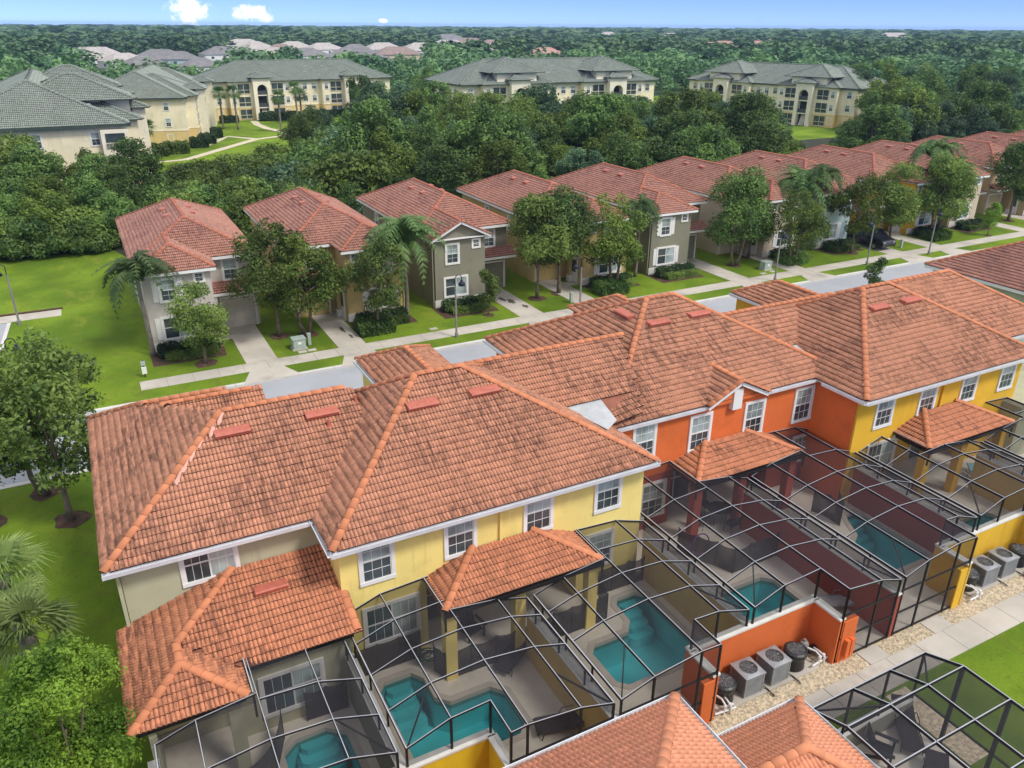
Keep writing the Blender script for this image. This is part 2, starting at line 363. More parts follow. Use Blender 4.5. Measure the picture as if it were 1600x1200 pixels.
# ------------------------------------------------------------------ tiled roofs
def tile_template(sc=1.0, lift=.046):
    w_, ln = .25*sc, .315*sc
    us = [0, .011, .036, .075, .114, .139, .161, .186, .225, .264, .289, .30]; hs = [0, 0, .042, .06, .042, 0, 0, .042, .06, .042, 0, 0]
    V = []; k = len(us)
    for v, dn in ((0, lift), (ln, .0)):
        V += [(u*.8333*sc-w_/2, v, h*.86*sc+dn*sc) for u, h in zip(us, hs)]
    V += [(u*.8333*sc-w_/2, .006, -.004) for u in us]
    F = [(i, i+1, i+k+1, i+k) for i in range(k-1)]+[(2*k+i, 2*k+1+i, i+1, i) for i in range(k-1)]
    return np.array(V, float), np.array(F)
TV, TF = tile_template(); TVN, _ = tile_template(1.0, .012)
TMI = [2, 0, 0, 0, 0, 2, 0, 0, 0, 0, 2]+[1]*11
GAP = M('gap_shade_joint', (.03, .013, .01), .95, .3, 6)  # dark colour on tile fronts paints the shade in the gaps; cap joints too
GROOVE = M('tile_groove_dirt', (.22, .088, .058), .95, .4, 3)
M('salmon_cap', (.62, .25, .135), .85, .06, 2)
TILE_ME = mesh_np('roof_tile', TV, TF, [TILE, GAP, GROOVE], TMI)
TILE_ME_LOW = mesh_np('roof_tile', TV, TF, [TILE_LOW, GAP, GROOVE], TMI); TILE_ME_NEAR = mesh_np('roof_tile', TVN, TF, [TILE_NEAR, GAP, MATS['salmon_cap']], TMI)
def cap_mesh(mat):
    V, F = [], []; n = 9
    for y, r_, dz in ((0, .132, .022), (.44, .127, .01)):
        V += [(r_*math.cos(math.pi*k/(n-1)), y, .72*r_*math.sin(math.pi*k/(n-1))+dz) for k in range(n)]
    F = [(k, k+1, n+k+1, n+k) for k in range(n-1)]
    V += [(x*.8, 0.004, (z-.03)*.7-.01) for x, _, z in V[:n]]; F += [(2*n+k, 2*n+k+1, k+1, k) for k in range(n-1)]
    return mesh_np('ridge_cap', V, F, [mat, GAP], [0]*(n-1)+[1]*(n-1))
CAP_ME = cap_mesh(CAP); CAP_FAR = cap_mesh(M('far_cap', (.42, .15, .09), .85, .15, 2)); CAP_NEARM = cap_mesh(M('salmon_ridge', (.66, .26, .13), .85, .06, 2))
def inside(poly, P):
    x, y = P[:, 0], P[:, 1]; r_ = np.zeros(len(P), bool); n = len(poly)
    for i in range(n):
        (x0, y0), (x1, y1) = poly[i], poly[(i+1) % n]
        c_ = ((y0 > y) != (y1 > y)); xi = (x1-x0)*(y-y0)/((y1-y0) or 1e-9)+x0
        r_ ^= c_ & (x < xi)
    return r_
def face_tiles(poly, sc=1.0):
    # poly: 3-D points, first edge is the eave; returns tile frames (N,3,4) and the polygon
    P = [Vector(p) for p in poly]; u = (P[1]-P[0]).normalized()
    nrm = None
    for k in range(2, len(P)):
        c_ = u.cross(P[k]-P[0])
        if c_.length > 1e-4: nrm = c_.normalized(); break
    if nrm.z < 0: nrm = -nrm
    v = nrm.cross(u).normalized()
    if v.z < 0: u = -u; v = -v if v.z < 0 else v
    v = nrm.cross(u).normalized()
    if v.z < 0: u = -u; v = nrm.cross(u).normalized()
    uv = [((p-P[0]).dot(u), (p-P[0]).dot(v)) for p in P]
    umin, umax = min(a for a, _ in uv), max(a for a, _ in uv); vmax = max(b_ for _, b_ in uv)
    cw, ch = .25*sc, .268*sc
    nu, nv = int((umax-umin)/cw)+1, int(vmax/ch)+1
    off = ((umax-umin)-nu*cw)/2
    G = np.array([(umin+off+(i+.5)*cw, j*ch+(-.03 if j == 0 else 0)) for j in range(nv) for i in range(nu)])
    C = G+np.array([0, ch*.5]); ok = inside(uv, C); G = G[ok]
    U, Vv, N, O = (np.array(a) for a in (u, v, nrm, P[0]))
    fr = np.zeros((len(G), 3, 4))
    ang = RNG.normal(0, .012, len(G)); lift = RNG.normal(.006, .004, len(G))
    fr[:, :, 0] = U*np.cos(ang)[:, None]+Vv*np.sin(ang)[:, None]
    fr[:, :, 1] = Vv*np.cos(ang)[:, None]-U*np.sin(ang)[:, None]
    fr[:, :, 2] = N; fr[:, :, 3] = O+G[:, :1]*U+G[:, 1:2]*Vv+lift[:, None]*N
    return fr
def tiles_mesh(name, fr, mat, sc=1.0, tv=None, tf=None):
    tv = TV*sc if tv is None else tv; tf = TF if tf is None else tf
    V = np.einsum('nij,kj->nki', fr[:, :, :3], tv)+fr[:, None, :, 3]
    F = (tf[None]+(np.arange(len(fr))*len(tv))[:, None, None]).reshape(-1, 4)
    mi = np.tile(TMI if len(tf) == 22 else [0]*(len(tf)//2)+[1]*(len(tf)//2), len(fr))
    return mesh_np(name, V.reshape(-1, 3), F, [mat, GAP if mat is not TILE_GREEN and mat.name != 'green_cap' else UNDER_GREEN, MATS['salmon_cap'] if mat is TILE_NEAR else UNDER_GREEN if mat is TILE_GREEN else GROOVE], mi)  # front slot holds the painted gap shade; green roofs use the underlay colour
def lay_roof(root, faces, bare=(), mat=TILE, tile_me=TILE_ME, under=UNDER, singles=300, sc=1.0, cap_lines=(), cap_me=CAP_ME, caps=True, part='roof'):
    roof = MB()
    for f in list(faces)+list(bare): roof.poly([(p[0], p[1], p[2]-.012) for p in f])
    ro = roof.build(part, under, root)
    fr = np.concatenate([face_tiles(f, sc) for f in faces])
    c = fr[:, :, 3]-np.array(CP)+np.array(root.location)
    order = np.argsort((c**2).sum(1))
    # keep to those the photograph shows: in front of the camera and inside the frame
    z = c@np.array(fw); X = 800+FPX*(c@np.array(rt))/z; Y = 600-FPX*(c@np.array(up))/z
    vis = (z > 1) & (X > 2) & (X < 1598) & (Y > 2) & (Y < 1198)
    order = order[vis[order]][:singles]
    pick = np.zeros(len(fr), bool); pick[order] = True
    for i in np.nonzero(pick)[0]:
        m4 = Matrix([list(r_) for r_ in fr[i]]+[[0, 0, 0, 1]])
        place('roof_tile', tile_me, ro, m4)
    rest = fr[~pick]
    if len(rest):
        o = place('roof_tile_field', tiles_mesh('roof_tile_field', rest, mat, sc, TVN if mat is TILE_NEAR else None), ro); o['kind'] = 'stuff'
    if cap_lines: lay_caps(ro, cap_lines, cap_me, joined=not caps)
    return ro
def cap_frames(lines, sc=1.0):
    out = []
    for p, q in lines:
        p, q = Vector(p), Vector(q); d = q-p; L = d.length; d.normalize(); n = max(1, int(round(L/(.4*sc))))
        s_ = d.cross(Vector((0, 0, 1))).normalized(); n_ = s_.cross(d).normalized()
        for k in range(n):
            o = p+d*(L*k/n)+n_*.035*sc
            out.append([[-s_[i]*sc, d[i]*sc, n_[i]*sc, o[i]] for i in range(3)])
    return np.array(out)
def lay_caps(ro, lines, me, joined=False, sc=1.0):
    fr = cap_frames(lines, sc)
    if joined:
        tv = np.array([v.co[:] for v in me.vertices]); tf = np.array([p.vertices[:] for p in me.polygons])
        o = place('ridge_cap_line', tiles_mesh('ridge_cap_line', fr, me.materials[0], 1, tv, tf), ro); o['kind'] = 'stuff'; return
    for f in fr: place('ridge_cap', me, ro, Matrix([list(r_) for r_ in f]+[[0, 0, 0, 1]]))
def hip(x0, x1, y0, y1, ze, s):
    # four faces (first edge = eave) and the hip/ridge lines of a hip roof
    if x1-x0 >= y1-y0:
        r_ = (y1-y0)/2; A, B = (x0+r_, y0+r_, ze+s*r_), (x1-r_, y0+r_, ze+s*r_)
        S = [(x0, y0, ze), (x1, y0, ze), B, A]; N = [(x1, y1, ze), (x0, y1, ze), A, B]
        W = [(x0, y1, ze), (x0, y0, ze), A]; E = [(x1, y0, ze), (x1, y1, ze), B]
    else:
        r_ = (x1-x0)/2; A, B = (x0+r_, y0+r_, ze+s*r_), (x0+r_, y1-r_, ze+s*r_)
        S = [(x0, y0, ze), (x1, y0, ze), A]; N = [(x1, y1, ze), (x0, y1, ze), B]
        W = [(x0, y1, ze), (x0, y0, ze), A, B]; E = [(x1, y0, ze), (x1, y1, ze), B, A]
    if x1-x0 >= y1-y0: L = [((x0, y0, ze), A), ((x0, y1, ze), A), ((x1, y0, ze), B), ((x1, y1, ze), B), (A, B)]
    else: L = [((x0, y0, ze), A), ((x1, y0, ze), A), ((x0, y1, ze), B), ((x1, y1, ze), B), (A, B)]
    return dict(S=S, N=N, W=W, E=E, lines=L, A=A, B=B)
# ------------------------------------------------------------------ windows, vents, gutters
def window(root, c, wd, ht, face='S', split='h', trim=.13, cols=3, blinds=True, name='window', trim_mat=None, shutters=None):
    # window in a wall; c = centre on the wall surface, local to root
    o = bpy.data.objects.new(name, None); COL.objects.link(o); o.parent = root
    rz = {'S': 0, 'W': -math.pi/2, 'N': math.pi, 'E': math.pi/2}[face] if isinstance(face, str) else face
    o.location = c; o.rotation_euler = (0, 0, rz)
    tm = trim_mat or TRIM; hw, hh = wd/2, ht/2; a = trim
    m = MB()
    m.box(-hw-a, hw+a, -.05, .03, hh, hh+a); m.box(-hw-a, hw+a, -.07, .03, -hh-a, -hh)
    m.box(-hw-a, -hw, -.05, .03, -hh+.001, hh-.001); m.box(hw, hw+a, -.05, .03, -hh+.001, hh-.001)
    m.build('window_frame', tm, o)
    f = MB(); t = .026
    if split == 'h': f.box(-hw, hw, -.028, .012, -t, t)
    else: f.box(-t, t, -.028, .012, -hh, hh)
    for s_ in (-1, 1): f.box(s_*hw-.03*(s_ > 0)-.0, s_*hw+.03*(s_ < 0), -.026, .01, -hh, hh)
    g = .007
    if split == 'h':
        for k in range(1, cols): x = -hw+wd*k/cols; f.box(x-g, x+g, -.02, .006, -hh+.001, -t-.001); f.box(x-g, x+g, -.02, .006, t+.001, hh-.001)
        for z in (-hh/2, hh/2): f.box(-hw+.03, hw-.03, -.018, .004, z-g, z+g)
    else:
        for s_ in (-1, 1):
            for k in range(1, cols): x = s_*(t+(hw-t)*k/cols); f.box(x-g, x+g, -.02, .006, -hh, hh)
        f.box(-hw+.03, hw-.03, -.024, .008, hh*.02, hh*.02+.05)
    f.build('sash', tm, o)
    up_ = GLASS2 if blinds else GLASS
    if split == 'h':
        MB().box(-hw, hw, -.006, .014, t, hh).build('pane', up_, o); MB().box(-hw, hw, -.004, .014, -hh, -t).build('pane', GLASS, o)
    else:
        MB().box(-hw, -t, -.006, .014, -hh, hh).build('pane', GLASS, o); MB().box(t, hw, -.006, .014, -hh, hh).build('pane', up_, o)
    if shutters:
        for s_ in (-1, 1): MB().box(s_*(hw+a+.02) if s_ > 0 else -hw-a-.02-shutters, s_*(hw+a+.02)+(shutters if s_ > 0 else 0), -.045, .02, -hh-a*.4, hh+a*.4).build('shutter', TRIM, o)
    return o
def vent(ro, p, ax, nrm, L=1.15):
    d = Vector(ax).normalized(); n_ = Vector(nrm).normalized(); v = n_.cross(d).normalized()
    if v.z < 0: v = -v
    P = Vector(p); m = MB()
    prof = [(-.16, .06), (.2, .06), (.2, .1), (-.14, .26), (-.2, .24), (-.2, .1)]
    vs = [P+d*(s_*L/2)+v*a+n_*b_ for s_ in (-1, 1) for a, b_ in prof]; k = len(prof)
    m.add(vs, [tuple(range(k)), tuple(range(2*k-1, k-1, -1))]+[(i, (i+1) % k, (i+1) % k+k, i+k) for i in range(k)])
    return m.build('roof_vent', VENT, ro)
def pipe_vent(ro, p):
    m = MB(); m.lathe([(.13, -.05), (.06, .1), (.05, .32)], p, 8); return m.build('vent_pipe', VENT, ro)
def gutter(root, p, q, out):
    # white gutter below an eave edge; out = unit vector away from the wall
    p, q, o_ = Vector(p), Vector(q), Vector(out); d = (q-p).normalized(); m = MB()
    prof = [(-.06, -.17), (.11, -.17), (.13, -.02), (.11, -.02), (.095, -.15), (-.04, -.15), (-.04, -.02), (-.06, -.02)]
    vs = [e+o_*a+Vector((0, 0, b_)) for e in (p, q) for a, b_ in prof]; k = len(prof)
    m.add(vs, [(i, (i+1) % k, (i+1) % k+k, i+k) for i in range(k)]+[(0, 1, 2, 3, 4, 5, 6, 7), (15, 14, 13, 12, 11, 10, 9, 8)])
    return m.build('gutter', GUTTER, root)
def fascia(root, p, q, mat=WHITE):
    m = MB(); m.beam((p[0], p[1], p[2]-.1), (q[0], q[1], q[2]-.1), .03, .2); return m.build('fascia', mat, root)
# ------------------------------------------------------------------ ground, road, pavements
ROAD_S, ROAD_N = 39.75, 46.6
BIG = 4500
m = MB(); yx0, yx1, yy0, yy1 = -1.28, 40.38, 13.47, 22.0                  # the pool yards are cut out of the lawn
for q in ((-BIG, -200, BIG, yy0), (-BIG, yy1, BIG, ROAD_S-.3), (-BIG, yy0, yx0, yy1), (yx1, yy0, BIG, yy1)): m.poly([(q[0], q[1], 0), (q[2], q[1], 0), (q[2], q[3], 0), (q[0], q[3], 0)])
struct('lawn_south', m, GRASS)
m = MB(); m.poly([(-BIG, ROAD_N+.3, 0), (BIG, ROAD_N+.3, 0), (BIG, 214, 0), (-BIG, 214, 0)])
struct('lawn_north', m, GRASS)
m = MB(); m.poly([(-BIG, 214, 0), (BIG, 214, 0), (BIG, BIG, 0), (-BIG, BIG, 0)])
struct('far_ground', m, FARG)
m = MB(); m.poly([(-400, ROAD_S-.35, -.12), (600, ROAD_S-.35, -.12), (600, ROAD_N+.35, -.12), (-400, ROAD_N+.35, -.12)])
struct('road', m, ASPH)
for nm, y0, y1 in (('kerb', ROAD_S-.3, ROAD_S), ('kerb', ROAD_N, ROAD_N+.3)):
    for k in range(46):                                            # kerb stones
        x = -40+k*3.05; MB().box(x, x+3.03, y0, y1, -.3, .022).build(nm, KERB)['kind'] = 'structure'
    MB().box(100.3, 400, y0, y1, -.3, .022).build(nm, KERB)['kind'] = 'structure'
# forest floor behind the far houses
m = MB(); m.poly([(-90, 86, .004), (1, 85, .004), (3, 77.5, .004), (170, 77.5, .004), (170, 116, .004), (60, 116, .004), (40, 140, .004), (24, 132, .004), (10, 104, .004), (-90, 104, .004)])
struct('forest_floor', m, FLOOR)
# pond seen between the trunks
m = MB(); m.prism([(8, 88), (22, 84), (45, 84), (60, 90), (50, 101), (25, 104), (12, 98)], .006, .02)
pm, nt_, n_, l_, b_ = nodes_of('pond_water'); b_.inputs['Base Color'].default_value = (.05, .07, .07, 1); b_.inputs['Roughness'].default_value = .06
struct('pond', m, pm)
DRIVES = [(6.95, 8.95, 57.6), (13.05, 14.95, 58.2), (27.0, 29.0, 57.2), (32.4, 34.4, 57.4), (47.6, 49.6, 57.2), (54.4, 56.4, 57.6), (67.4, 69.5, 57.2), (73.2, 75.2, 57.4), (88.2, 90.2, 57.2), (94.2, 96.2, 57.4)]
sw = MB(); xs = [1.2]
slab = 0
x = .6
sidewalk = bpy.data.objects.new('sidewalk', None); COL.objects.link(sidewalk); sidewalk['kind'] = 'structure'
while x < 112:
    j = RNG.uniform(-.004, .004)
    MB().box(x, x+1.505, 48.4, 49.8, -.05, .02+j).build('paving_slab', CONC, sidewalk); x += 1.52
for i, (a, b_, yb) in enumerate(DRIVES):
    d = bpy.data.objects.new('driveway', None); COL.objects.link(d); d['kind'] = 'structure'
    n = 3; L = (yb-49.815)/n
    for k in range(n): MB().box(a, b_, 49.815+k*L, 49.815+(k+1)*L-.015, -.05, .024).build('paving_slab', CONC, d)
    m = MB(); m.prism([(a-.75, ROAD_N+.005), (b_+.75, ROAD_N+.005), (b_+.05, 48.385), (a-.05, 48.385)], -.05, .026); m.build('apron', CONC, d)
# oil stain like wear on two driveways, as thin irregular patches
STAIN = M('oil_stain', (.1, .085, .07), .8, .3, 4, .2, 15)
def blot(cx, cy, rx, ry, n=18):
    return [(cx+rx*math.cos(2*math.pi*k/n)*random.uniform(.45, 1.1), cy+ry*math.sin(2*math.pi*k/n)*random.uniform(.45, 1.1)) for k in range(n)]
for (cx, cy, rx, ry) in ((14.3, 53.2, .16, .9), (14.45, 51.6, .15, .5), (28.1, 53.4, .35, .9), (28.5, 51.8, .3, .5), (27.7, 54.2, .3, .6)):
    m = MB(); m.prism(blot(cx, cy, rx, ry), .025, .029); o = m.build('driveway_stain', STAIN); o['kind'] = 'structure'
# side street at the far left with kerb and paved crossing
m = MB(); m.poly([(-16, 47.2, .004), (-7.6, 47.2, .004), (-7.25, 60, .004), (-7.0, 65.5, .004), (-16, 66, .004)]); struct('side_road', m, ASPH)
m = MB(); m.add([(-7.6, 47.2, .05), (-7.35, 47.2, .05), (-7.0, 60, .05), (-7.25, 60, .05), (-6.75, 65.4, .05), (-7.0, 65.4, .05)], [(0, 1, 2, 3), (3, 2, 4, 5)]); struct('side_kerb', m, KERB)
m = MB(); m.box(-9, -3.5, 65.6, 67.2, -.05, .02); struct('side_path', m, CONC)
m = MB(); m.box(-9, -3.4, 67.25, 67.5, -.05, .1); struct('path_edging', m, MULCH)
# path and gravel behind the pool yards
m = MB(); m.poly([(-2, 12.8, .003), (60, 12.8, .003), (60, 14.75, .003), (-2, 14.75, .003)]); struct('gravel_bed', m, ROCK)
fp = bpy.data.objects.new('footpath', None); COL.objects.link(fp); fp['kind'] = 'structure'
x = 8.0
while x < 44: MB().box(x, x+1.48, 11.72, 12.78, -.05, .03+RNG.uniform(-.004, .004)).build('paving_slab', CONC, fp); x += 1.5
for a, b_ in ((20.8, 21.75), (24.15, 25.15), (31.9, 32.9), (12.0, 13.0), (8.4, 9.4)):
    MB().box(a, b_, 12.79, 13.42, -.05, .035).build('step_slab', CONC, fp)
# loose stones on the gravel bed
def scatter_stones(n, boxes, holes):
    V0 = np.array([(1, 0, 0), (0, 1, 0), (-1, 0, 0), (0, -1, 0), (0, 0, .7), (0, 0, -.7)]); F0 = np.array([(0, 1, 4), (1, 2, 4), (2, 3, 4), (3, 0, 4)])
    P = []
    while len(P) < n:
        b_ = boxes[RNG.integers(len(boxes))]; x, y = RNG.uniform(b_[0], b_[1]), RNG.uniform(b_[2], b_[3])
        if any(h[0] < x < h[1] and h[2] < y < h[3] for h in holes): continue
        P.append((x, y, .012))
    P = np.array(P); s = RNG.uniform(.022, .05, (n, 1, 3)); a = RNG.uniform(0, 6.28, n)
    V = V0[None]*s; c, s_ = np.cos(a)[:, None], np.sin(a)[:, None]
    V = np.stack([V[:, :, 0]*c-V[:, :, 1]*s_, V[:, :, 0]*s_+V[:, :, 1]*c, V[:, :, 2]], -1)+P[:, None]
    return V.reshape(-1, 3), (F0[None]+np.arange(n)[:, None, None]*6).reshape(-1, 3)
V, F = scatter_stones(9000, [(13, 36, 12.8, 13.45), (14.4, 19.7, 13.0, 14.5), (26.5, 31.7, 13, 14.5), (13.5, 34, 12.8, 13.5)],
    [(20.7, 21.8, 12, 14), (24.1, 25.2, 12, 14), (14.6, 19.2, 13.45, 14.6), (27.0, 31.5, 13.5, 14.6)])
o = place('gravel_stones', mesh_np('gravel_stones', V, F, [ROCK])); o['kind'] = 'stuff'
for a, b_ in ((14.6, 19.1), (27.2, 31.4)):
    struct('equipment_pad', MB().box(a, b_, 13.5, 14.55, -.05, .06), CONC)
# ------------------------------------------------------------------ the near row of townhouses
ZE, ZL = 5.5, 3.05
ROW_ROOFS = {}
def row_block(label, wall_mat, x0, x1, yw, S, W, E, N, lines, base, win_px, walls, side_mat=None, bare=()):
    root = thing('townhouse', label, 'townhouse', base)
    o = Vector(base); L = lambda f: [tuple(Vector(p)-o) for p in f]
    ro = lay_roof(root, [L(f) for f in (S, W, E) if f], bare=[L(f) for f in [N]+list(bare) if f], cap_lines=[(Vector(a)-o, Vector(b_)-o) for a, b_ in lines])
    for wn_, bx, mt in walls:
        MB().box(bx[0]-o.x, bx[1]-o.x, bx[2]-o.y, bx[3]-o.y, bx[4], bx[5]).build(wn_, mt, root)
    for (x, y, wd, ht, sp) in win_px:
        p = pxY(x, y, yw)-o; window(root, (p.x, yw-o.y-.005, p.z), wd, ht, 'S', sp)
    return root, ro, o
def porch_roof(root, o, x0, x1, yw, yf, ze, s):
    r_ = yw-yf; z1 = ze+s*r_
    S = [(x0, yf, ze), (x1, yf, ze), (x1-r_, yw, z1), (x0+r_, yw, z1)]
    W = [(x0, yw, ze), (x0, yf, ze), (x0+r_, yw, z1)]; E = [(x1, yf, ze), (x1, yw, ze), (x1-r_, yw, z1)]
    L = lambda f: [tuple(Vector(p)-o) for p in f]
    ro = lay_roof(root, [L(S), L(W), L(E)], mat=TILE_LOW, tile_me=TILE_ME_LOW, cap_lines=[(Vector(S[0])-o, Vector(S[3])-o), (Vector(S[1])-o, Vector(S[2])-o)], part='porch_roof')
    m = MB(); m.box(x0+.15-o.x, x1-.15-o.x, yf+.15-o.y, yw-.01-o.y, ze-.25, ze-.02); m.build('porch_soffit', BRONZE, root)
    gutter(root, Vector((x0, yf-.02, ze+.02))-o, Vector((x1, yf-.02, ze+.02))-o, (0, -1, 0)).data.materials[0] = BRONZE
    return ro
def eave_trim(root, o, pts):
    for p, q, out in pts: gutter(root, Vector(p)-o, Vector(q)-o, out)
def slope_n(S):
    a, b_, c_ = (Vector(p) for p in (S[0], S[1], S[2])); n_ = (b_-a).cross(c_-a).normalized(); return n_ if n_.z > 0 else -n_
def on_slope(S, x, y):
    a = Vector(S[0]); n_ = slope_n(S); return Vector((x, y, a.z-(n_.x*(x-a.x)+n_.y*(y-a.y))/n_.z))
def vents_px(ro, o, S, ax, pts, L=1.15):
    a = Vector(S[0]); n_ = slope_n(S)
    for (x, y) in pts:
        d = ray(x, y); t_ = (a-CP).dot(n_)/d.dot(n_); vent(ro, CP+d*t_-o, ax, n_, L)

# --- pale yellow pair
A_, B_ = (9.2, 24.9, 8.46), (11.0, 24.9, 8.46)
def yellow_roof(dx):
    f = lambda p: (p[0]+dx, p[1], p[2])
    x0, x1, y0, y1 = 4.45, 16.58, 19.96, 29.85
    S = [(x0, y0, ZE), (x1, y0, ZE), B_, A_]; W = [(x0, y1, ZE), (x0, y0, ZE), A_]; E = [(x1, y0, ZE), (x1, y1, ZE), B_]; N = [(x1, y1, ZE), (x0, y1, ZE), A_, B_]
    ln = [((x0, y0, ZE), A_), ((x0, y1, ZE), A_), ((x1, y0, ZE), B_), ((x1, y1, ZE), B_), (A_, B_)]
    return [[f(p) for p in q] for q in (S, W, E, N)], [(f(a), f(b_)) for a, b_ in ln]
def wing(dx, x0, x1, yn, ys, ze=ZE, s=.5):
    h = (x1-x0)/2; z = ze+s*h; c = (x0+x1)/2
    W = [(x0, yn, ze), (x0, ys, ze), (c, ys, z), (c, yn-h, z)]; E = [(x1, ys, ze), (x1, yn, ze), (c, yn-h, z), (c, ys, z)]
    N = [(x1, yn, ze), (x0, yn, ze), (c, yn-h, z)]
    return W, E, N, [((x0, yn, ze), (c, yn-h, z)), ((x1, yn, ze), (c, yn-h, z)), ((c, ys, z), (c, yn-h, z))]
def make_yellow(dx, label, mat, wins, ymain=20.45):
    (S, W, E, N), ln = yellow_roof(dx)
    wW, wE, wN, wl_ = wing(0, 9.75+dx, 13.45+dx, 34.3, 26.5)
    # connecting roof towards the next block
    rx0, rx1, ry, rz = 9.0+dx, (19.2 if dx == 0 else 17.0)+dx, 26.25, 7.85; sl_ = .57
    cS = [(rx0, 23.75, rz-sl_*(ry-23.75)), (rx1-.75, 23.75, rz-sl_*(ry-23.75)), (rx1-.1, ry, rz), (rx0, ry, rz)]
    cN = [(rx1, 30.4, rz-sl_*4.15), (rx0, 30.4, rz-sl_*4.15), (rx0, ry, rz), (rx1, ry, rz)]
    base = (10.5+dx, 22, 0)
    X0, X1 = 4.75+dx, 16.4+dx
    walls = [('wall', (X0, X1, ymain, 29.5, 2.9, ZE-.05), mat), ('wall', (X0+.01, 7.6+dx, ymain+.01, 29.4, 0, 2.9), mat), ('wall', (13.6+dx, X1-.01, ymain+.01, 29.4, 0, 2.9), mat),
             ('porch_wall', (7.6+dx, 13.6+dx, 21.9, 29.3, 0, 2.9), mat), ('wall', (9.9+dx, 13.3+dx, 29.5, 33.9, 0, ZE-.05), mat), ('soffit', (X0-.25, X1+.15, ymain-.44, 29.8, ZE-.12, ZE-.06), WHITE)]
    root, ro, o = row_block(label, mat, 0, 0, ymain, S, W, E, N, ln+wl_+[((rx0+2, ry, rz), (rx1, ry, rz))], base, wins, walls, bare=[wW, wE, wN, cN])
    fr = lay_roof(root, [[tuple(Vector(p)-o) for p in cS], [tuple(Vector(p)-o) for p in wW], [tuple(Vector(p)-o) for p in wE]]+([[tuple(Vector(p)-o) for p in ((16.3, 22.75, 5.72), (17.9, 22.75, 5.95), (18.5, 23.8, 6.46), (16.5, 23.8, 6.46))]] if dx == 0 else []), singles=150, part='link_roof')
    eave_trim(root, o, [((4.4+dx, 19.93, ZE+.02), (16.62+dx, 19.93, ZE+.02), (0, -1, 0)), ((4.42+dx, 22.3, ZE+.02), (4.42+dx, 19.95, ZE+.02), (-1, 0, 0)), ((16.6+dx, 19.95, ZE+.02), (16.6+dx, 22.4, ZE+.02), (1, 0, 0)), ((9.72+dx, 34.3, ZE+.02), (9.72+dx, 30, ZE+.02), (-1, 0, 0))])
    # valley flashing patch (pale membrane) against the next block
    if dx == 0: m = MB(); m.poly([Vector(p)-o for p in ((14.85, 23.82, 6.44), (16.55, 23.82, 6.45), (16.5, 22.5, 6.06), (15.65, 21.85, 6.14))]); m.build('flashing', MEMB, root)
    porch_roof(root, o, 7.5+dx, 13.45+dx, ymain-.02, 18.63, ZL, .4)
    for xx in (7.75+dx, 10.3+dx, 13.2+dx):
        MB().box(xx-.2-o.x, xx+.2-o.x, 18.75-o.y, 19.1-o.y, 0, ZL-.24).build('pillar', mat, root)
    m = MB(); m.box(10.33+dx-o.x, 10.41+dx-o.x, ymain-.1-o.y, ymain-.02-o.y, 3.6, ZE-.15); m.build('downspout', mat, root)
    m = MB(); m.box(7.6+dx-o.x, 13.6+dx-o.x, 20.46-o.y, 21.88-o.y, 2.78, 2.9); m.build('porch_ceiling', WHITE, root)
    for xx in (8.9+dx, 12.1+dx):
        window(root, (xx-o.x, 21.89-o.y, 1.1), 1.9, 2.1, 'S', 'v', .08, 1, False, 'patio_door')
    return root, ro, o, S
root, ro, o, S_Y = make_yellow(0, 'pale yellow townhouse pair with a big terracotta hip roof beside the sage end house', YELLOW,
    [(588, 873, .95, 1.5, 'h'), (719, 833, .95, 1.5, 'h'), (841, 798, .95, 1.5, 'h'), (950, 765, .95, 1.5, 'h'), (613, 968, 1.75, 1.35, 'v'), (936, 858, 1.0, 1.35, 'h')])
vents_px(ro, o, S_Y, (1, 0, 0), [(659, 634), (755, 613)])
root2, ro2, o2, S_Y2 = make_yellow(23.15, 'golden yellow townhouse pair between the orange pair and the far sage end house', GOLD,
    [(1382, 640, .95, 1.5, 'h'), (1449, 621, .95, 1.5, 'h'), (1514, 601, .95, 1.5, 'h'), (1574, 583, .95, 1.5, 'h'), (1374, 712, 1.75, 1.35, 'v')], 20.5)
vents_px(ro2, o2, S_Y2, (1, 0, 0), [(1371, 482), (1420, 471)])
# --- orange pair
Ao, Bo = (22.06, 28.4, 8.42), (23.6, 28.4, 8.42); x0, x1, y0, y1 = 16.42, 29.25, 22.8, 34.0
S = [(x0, y0, ZE), (x1, y0, ZE), Bo, Ao]; W = [(x0, y1, ZE), (x0, y0, ZE), Ao]; E = [(x1, y0, ZE), (x1, y1, ZE), Bo]; N = [(x1, y1, ZE), (x0, y1, ZE), Ao, Bo]
wW, wE, wN, wl_ = wing(0, 22.7, 26.6, 36.3, 29.5)
gx0, gx1, gp = 21.25, 24.6, 22.95; gz = ZE+.5*(gx1-gx0)/2
ln = [((x0, y0, ZE), Ao), ((x0, y1, ZE), Ao), ((x1, y0, ZE), Bo), ((x1, y1, ZE), Bo), (Ao, Bo)]+wl_
walls = [('wall', (16.85, 28.35, 22.95, 33.6, 2.7, ZE-.05), ORANGE), ('wall', (16.86, 19.9, 22.96, 33.5, 0, 2.7), MAROON), ('wall', (25.6, 28.34, 22.96, 33.5, 0, 2.7), MAROON),
         ('porch_wall', (19.9, 25.6, 24.4, 33.4, 0, 2.7), MAROON), ('wall', (22.9, 26.4, 33.6, 36.0, 0, ZE-.05), ORANGE), ('soffit', (16.6, 28.9, 22.86, 33.9, ZE-.12, ZE-.06), WHITE), ('side_wall', (27.86, 28.2, 20.6, 22.94, 0, ZE-.05), ORANGE)]
